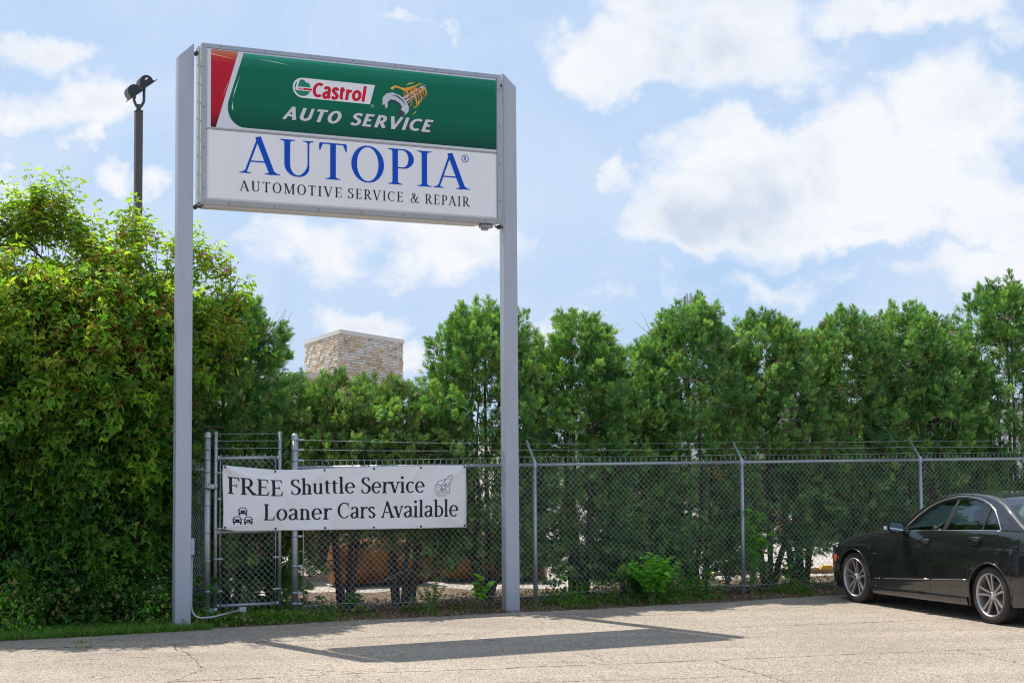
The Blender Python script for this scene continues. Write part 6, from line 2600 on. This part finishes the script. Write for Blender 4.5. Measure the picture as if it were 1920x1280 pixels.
        sec = [(.010, .265), (.026, .252), (.030, .236), (.022, .20), (.014, .165), (-.02, .150), (-.10, .150)]
        for s in ss:
            f = .012 * math.sin(math.pi * (s - .43) / 1.915)
            for o_, z in sec:
                V.append((s, sgn * (.900 + o_ - .012), z - f * .3 + (s - .43) * .008))
        n = len(sec)
        for i in range(len(ss) - 1):
            for j in range(n - 1):
                F.append((i * n + j, i * n + j + 1, (i + 1) * n + j + 1, (i + 1) * n + j))
        mb.add(V, F, 0, True)
        mb.build('sill', PAINT, K)
        # wheel-arch lips
        for cx in (0, WB):
            mb = MB()
            zc = [a for a in np.linspace(-12, 192, 30)]
            mb.tube([surf(cx + (AR) * math.cos(rad(a)), R_ + AR * math.sin(rad(a)), sgn, -.004) for a in zc], .012, 6)
            mb.build('arch_lip', PAINT, K)
            mb = MB()
            V, F = [], []
            N_ = 24
            for i in range(N_ + 1):
                a = rad(-25 + 230 * i / N_)
                for y in (.885, .60):
                    V.append((cx + (AR - .004) * math.cos(a), sgn * y, max(.17, R_ + (AR - .004) * math.sin(a))))
            for i in range(N_):
                F.append((2 * i, 2 * i + 1, 2 * i + 3, 2 * i + 2))
            mb.add(V, F)
            mb.prism([(cx + (AR - .004) * math.cos(rad(a)), max(.17, R_ + (AR - .004) * math.sin(rad(a)))) for a in np.linspace(-25, 205, 24)], sgn * .60, sgn * .595, 'y')
            mb.build('arch_liner', DARK, K)
        # door handles in their dished recesses
        for dk, s, z in (('fd', 1.525, .858), ('rd', 2.48, .925)):
            dr = doors[dk + ('l' if sgn < 0 else 'r')]
            mb = MB()
            mb.add([surf(s - .01 + .085 * math.cos(t), z - .012 + .045 * math.sin(t), sgn, .0015) for t in np.linspace(0, 6.1, 20)], [tuple(range(20))] if sgn < 0 else [tuple(range(19, -1, -1))])
            mb.build('handle_recess', DARK, dr)
            mb = MB()
            mb.tube([surf(s + x, z + .012 * math.cos(x * 9) + .02 + x * .05, sgn, o_) for x, o_ in ((-.115, .004), (-.09, .022), (-.04, .034), (.04, .034), (.085, .024), (.11, .004))], [.010, .014, .015, .015, .014, .010], 8)
            mb.build('handle', PAINT, dr)
        # mirror
        mb = MB()
        o = Vector((1.06, sgn * .985, 1.02))
        prof = [(-.075, .072), (-.02, .062), (.03, .050), (.062, .03)]
        V, F = [], []
        n = 16
        rings = [(.0, 1.0), (-.03, 1.0), (-.07, .86), (-.10, .55), (-.112, .08)]
        for dx, sc_ in rings:
            for j in range(n):
                t = 2 * math.pi * j / n
                cy, cz = math.cos(t), math.sin(t)
                ex = lambda v: math.copysign(abs(v) ** .62, v)
                V.append((o.x + .03 + dx, o.y + ex(cy) * .115 * sc_ * (1) + sgn * (.0), o.z + ex(cz) * .072 * sc_ + (.012 if cy * sgn > 0 else 0)))
        for i in range(len(rings) - 1):
            for j in range(n):
                F.append((i * n + j, i * n + (j + 1) % n, (i + 1) * n + (j + 1) % n, (i + 1) * n + j))
        mb.add(V, F, 0, True)
        mb.box((o.x - .035, min(o.y, o.y - sgn * .15), o.z - .075), (o.x + .02, max(o.y, o.y - sgn * .15), o.z - .040), bev=.01)
        mir = mb.build('door_mirror', PAINT, K)
        mb = MB()
        V = []
        for j in range(n):
            t = 2 * math.pi * j / n
            ex = lambda v: math.copysign(abs(v) ** .62, v)
            V.append((o.x + .026, o.y + ex(math.cos(t)) * .103, o.z + ex(math.sin(t)) * .061 + (.012 if math.cos(t) * sgn > 0 else 0)))
        mb.add(V, [tuple(range(n))])
        mb.build('mirror_glass', mat('mirror_glass', (.62, .80, .78), .03, 1.0), mir)
        mb = MB(); mb.box((o.x - .085, min(o.y + sgn * .09, o.y + sgn * .118), o.z - .03), (o.x - .03, max(o.y + sgn * .09, o.y + sgn * .118), o.z + .012), bev=.006)
        mb.build('mirror_indicator', M_LENS, mir)
        # small black sail panel at the front window corner
        mb = MB()
        mb.add([surf(.985, .972, sgn, .004), surf(1.10, .975, sgn, .004), surf(1.10, 1.058, sgn, .004), surf(1.03, 1.0, sgn, .004)], [(0, 1, 2, 3)])
        mb.build('window_sail', BLK, K)
        # wing badge, marker lamp, headlamp, tail lamp
        mb = MB(); c = surf(.50, .665, sgn, .002)
        mb.box((c[0] - .035, min(c[1], c[1] + sgn * .004), c[2] - .009), (c[0] + .035, max(c[1], c[1] + sgn * .004), c[2] + .009), bev=.003)
        mb.build('wing_badge', CHROME, K)
        mb = MB()
        q = [surf(s, z, sgn, .006) for s, z in ((-.52, .50), (-.42, .515), (-.42, .60), (-.52, .585))]
        mb.add(q, [(0, 1, 2, 3)]); mb.build('side_marker', ORG, K)
        mb = MB()
        q = [surf(s, z, sgn, .006) for s, z in ((-.82, .52), (-.70, .53), (-.52, .61), (-.40, .70), (-.44, .755), (-.6, .715), (-.78, .64))]
        mb.add(q, [tuple(range(7))]); mb.build('headlamp', M_LENS, K)
        mb = MB()
        q = [surf(s, z, sgn, .006) for s, z in ((3.45, .86), (3.62, .80), (3.92, .78), (3.92, .90), (3.80, .98), (3.55, .96))]
        mb.add(q, [tuple(range(6))]); mb.build('tail_lamp', mat('tail_red', (.45, .01, .012), .15, 0, .6), K)
    # bumper lip front and bumper line
    mb = MB(); mb.tube([(-.80 + .28 * (abs(y) / .86) ** 3, y, .20) for y in np.linspace(-.86, .86, 17)], .03, 8); mb.build('front_lip', PAINT, K)
    # underbody and interior
    mb = MB(); mb.box((-.6, -.58, .19), (3.7, .58, .34)); mb.box((.42, -.86, .2), (2.34, .86, .34)); mb.build('underbody', DARK, K)
    mb = MB(); mb.box((.62, -.74, .70), (1.12, .74, .94), bev=.06); mb.build('dashboard', LEA, K)
    mb = MB(); mb.box((2.85, -.74, .80), (3.3, .74, 1.02), bev=.04); mb.build('parcel_shelf', LEA, K)

    def seat(y, s0):
        mb = MB()
        mb.box((s0 - .48, y - .25, .42), (s0 + .02, y + .25, .58), bev=.05)
        M = Matrix.Translation((s0, y, .50)) @ Matrix.Rotation(rad(18), 4, 'Y')
        mb.box((-.06, -.25, 0), (.07, .25, .60), M=M, bev=.05)
        mb.box((-.045, -.14, .64), (.045, .14, .80), M=M, bev=.035)
        mb.box((-.01, -.06, .58), (.01, -.045, .66), M=M); mb.box((-.01, .045, .58), (.01, .06, .66), M=M)
        mb.build('seat', LEA, K)
    seat(-.38, 1.78); seat(.38, 1.78)
    mb = MB(); mb.box((2.1, -.68, .40), (2.7, .68, .58), bev=.05)
    M = Matrix.Translation((2.68, 0, .50)) @ Matrix.Rotation(rad(20), 4, 'Y')
    mb.box((-.06, -.68, 0), (.06, .68, .52), M=M, bev=.05)
    for y in (-.42, .42):
        mb.box((-.04, y - .13, .52), (.04, y + .13, .66), M=M, bev=.03)
    mb.build('rear_bench', LEA, K)
    mb = MB()
    cw = Vector((1.24, -.38, .90)); ax = Vector((-.92, 0, .40)).normalized(); u = Vector((0, 1, 0)); w = ax.cross(u)
    mb.tube([cw + (u * math.cos(t) + w * math.sin(t)) * .185 for t in np.linspace(0, 2 * math.pi, 25)[:-1]], .015, 8, closed=True)
    mb.cyl(cw - ax * .04, cw + ax * .22, .05, 10)
    mb.tube([cw + u * .18, cw, cw - u * .18], .02, 6)
    mb.build('steering_wheel', BLK, K)

    # wheels
    for cx in (0, WB):
        for sgn in (-1, 1):
            Wh = empty('wheel', (cx, 0, R_))
            Wh.parent = K
            yo = .902                                 # outer sidewall
            def Y(v):
                return sgn * v
            mb = MB()
            prof = [(.235, yo - .018), (.245, yo - .004), (.262, yo + .001), (.285, yo + .002), (.303, yo - .004), (.316, yo - .016), (.3235, yo - .036), (.3255, yo - .07), (.3255, yo - .17), (.322, yo - .20), (.305, yo - .22), (.24, yo - .22)]
            mb.lathe([(r, Y(h)) for r, h in prof], n=56, axis='y')
            for gy in (.065, .10, .135, .17):
                pass
            t_ = mb.build('tyre', RUB, Wh)
            tb = MB()
            for i in range(44):
                a = 2 * math.pi * i / 44
                for g0, g1 in ((.035, .080), (.175, .205)):
                    p0, p1 = a, a + .05
                    r0 = .3262
                    tb.tube([(r0 * math.cos(p0), Y(yo - g0), r0 * math.sin(p0)), (r0 * math.cos(p1), Y(yo - g1), r0 * math.sin(p1))], .0022, 3, caps=False)
            tb.build('tread_grooves', DARK, Wh)['kind'] = 'stuff'
            mb = MB()
            mb.lathe([(.246, Y(yo - .010)), (.250, Y(yo - .001)), (.243, Y(yo + .002)), (.236, Y(yo - .004)), (.228, Y(yo - .020)), (.222, Y(yo - .10)), (.215, Y(yo - .20))], n=56, axis='y')
            # five pairs of spokes
            for i in range(5):
                a0 = 2 * math.pi * i / 5 + rad(92 if cx == 0 else 98)
                for q in (-1, 1):
                    pr = []
                    for (r0, off, wd, dep) in ((.045, .014, .030, -.034), (.10, .022, .027, -.028), (.17, .033, .026, -.018), (.238, .050, .030, -.008)):
                        pr.append((r0, q * off, wd, dep))
                    V, F = [], []
                    for (r0, off, wd, dep) in pr:
                        for (dw, dd) in ((-wd / 2, -.028), (-wd / 2, -.004), (-wd / 5, 0), (wd / 5, 0), (wd / 2, -.004), (wd / 2, -.028)):
                            x, z = r0, off + dw
                            V.append((x * math.cos(a0) - z * math.sin(a0), Y(yo + dep + dd), x * math.sin(a0) + z * math.cos(a0)))
                    for k_ in range(3):
                        for j in range(5):
                            F.append((k_ * 6 + j, k_ * 6 + j + 1, (k_ + 1) * 6 + j + 1, (k_ + 1) * 6 + j))
                    mb.add(V, F)
            mb.lathe([(.064, Y(yo - .065)), (.062, Y(yo - .036)), (.052, Y(yo - .026)), (.036, Y(yo - .026))], n=24, axis='y')
            mb.build('rim', RIMM, Wh)
            mb = MB(); mb.lathe([(.036, Y(yo - .027)), (.034, Y(yo - .020)), (.001, Y(yo - .017))], n=20, axis='y')
            mb.build('centre_cap', CHROME, Wh)
            mb = MB()
            for i in range(5):
                a = 2 * math.pi * (i + .5) / 5 + 1.6
                mb.cyl((.052 * math.cos(a), Y(yo - .045), .052 * math.sin(a)), (.052 * math.cos(a), Y(yo - .030), .052 * math.sin(a)), .007, 6)
            mb.build('wheel_bolts', DARK, Wh)['kind'] = 'stuff'
            mb = MB(); mb.lathe([(.001, Y(yo - .12)), (.155, Y(yo - .12)), (.155, Y(yo - .14)), (.001, Y(yo - .14))], n=32, axis='y')
            mb.build('brake_disc', mat('brake_steel', (.20, .18, .17), .5, .7), Wh)
            mb = MB(); mb.lathe([(.001, Y(yo - .19)), (.225, Y(yo - .19))], n=32, axis='y')
            mb.build('wheel_back', DARK, Wh)
    return K


build_car()
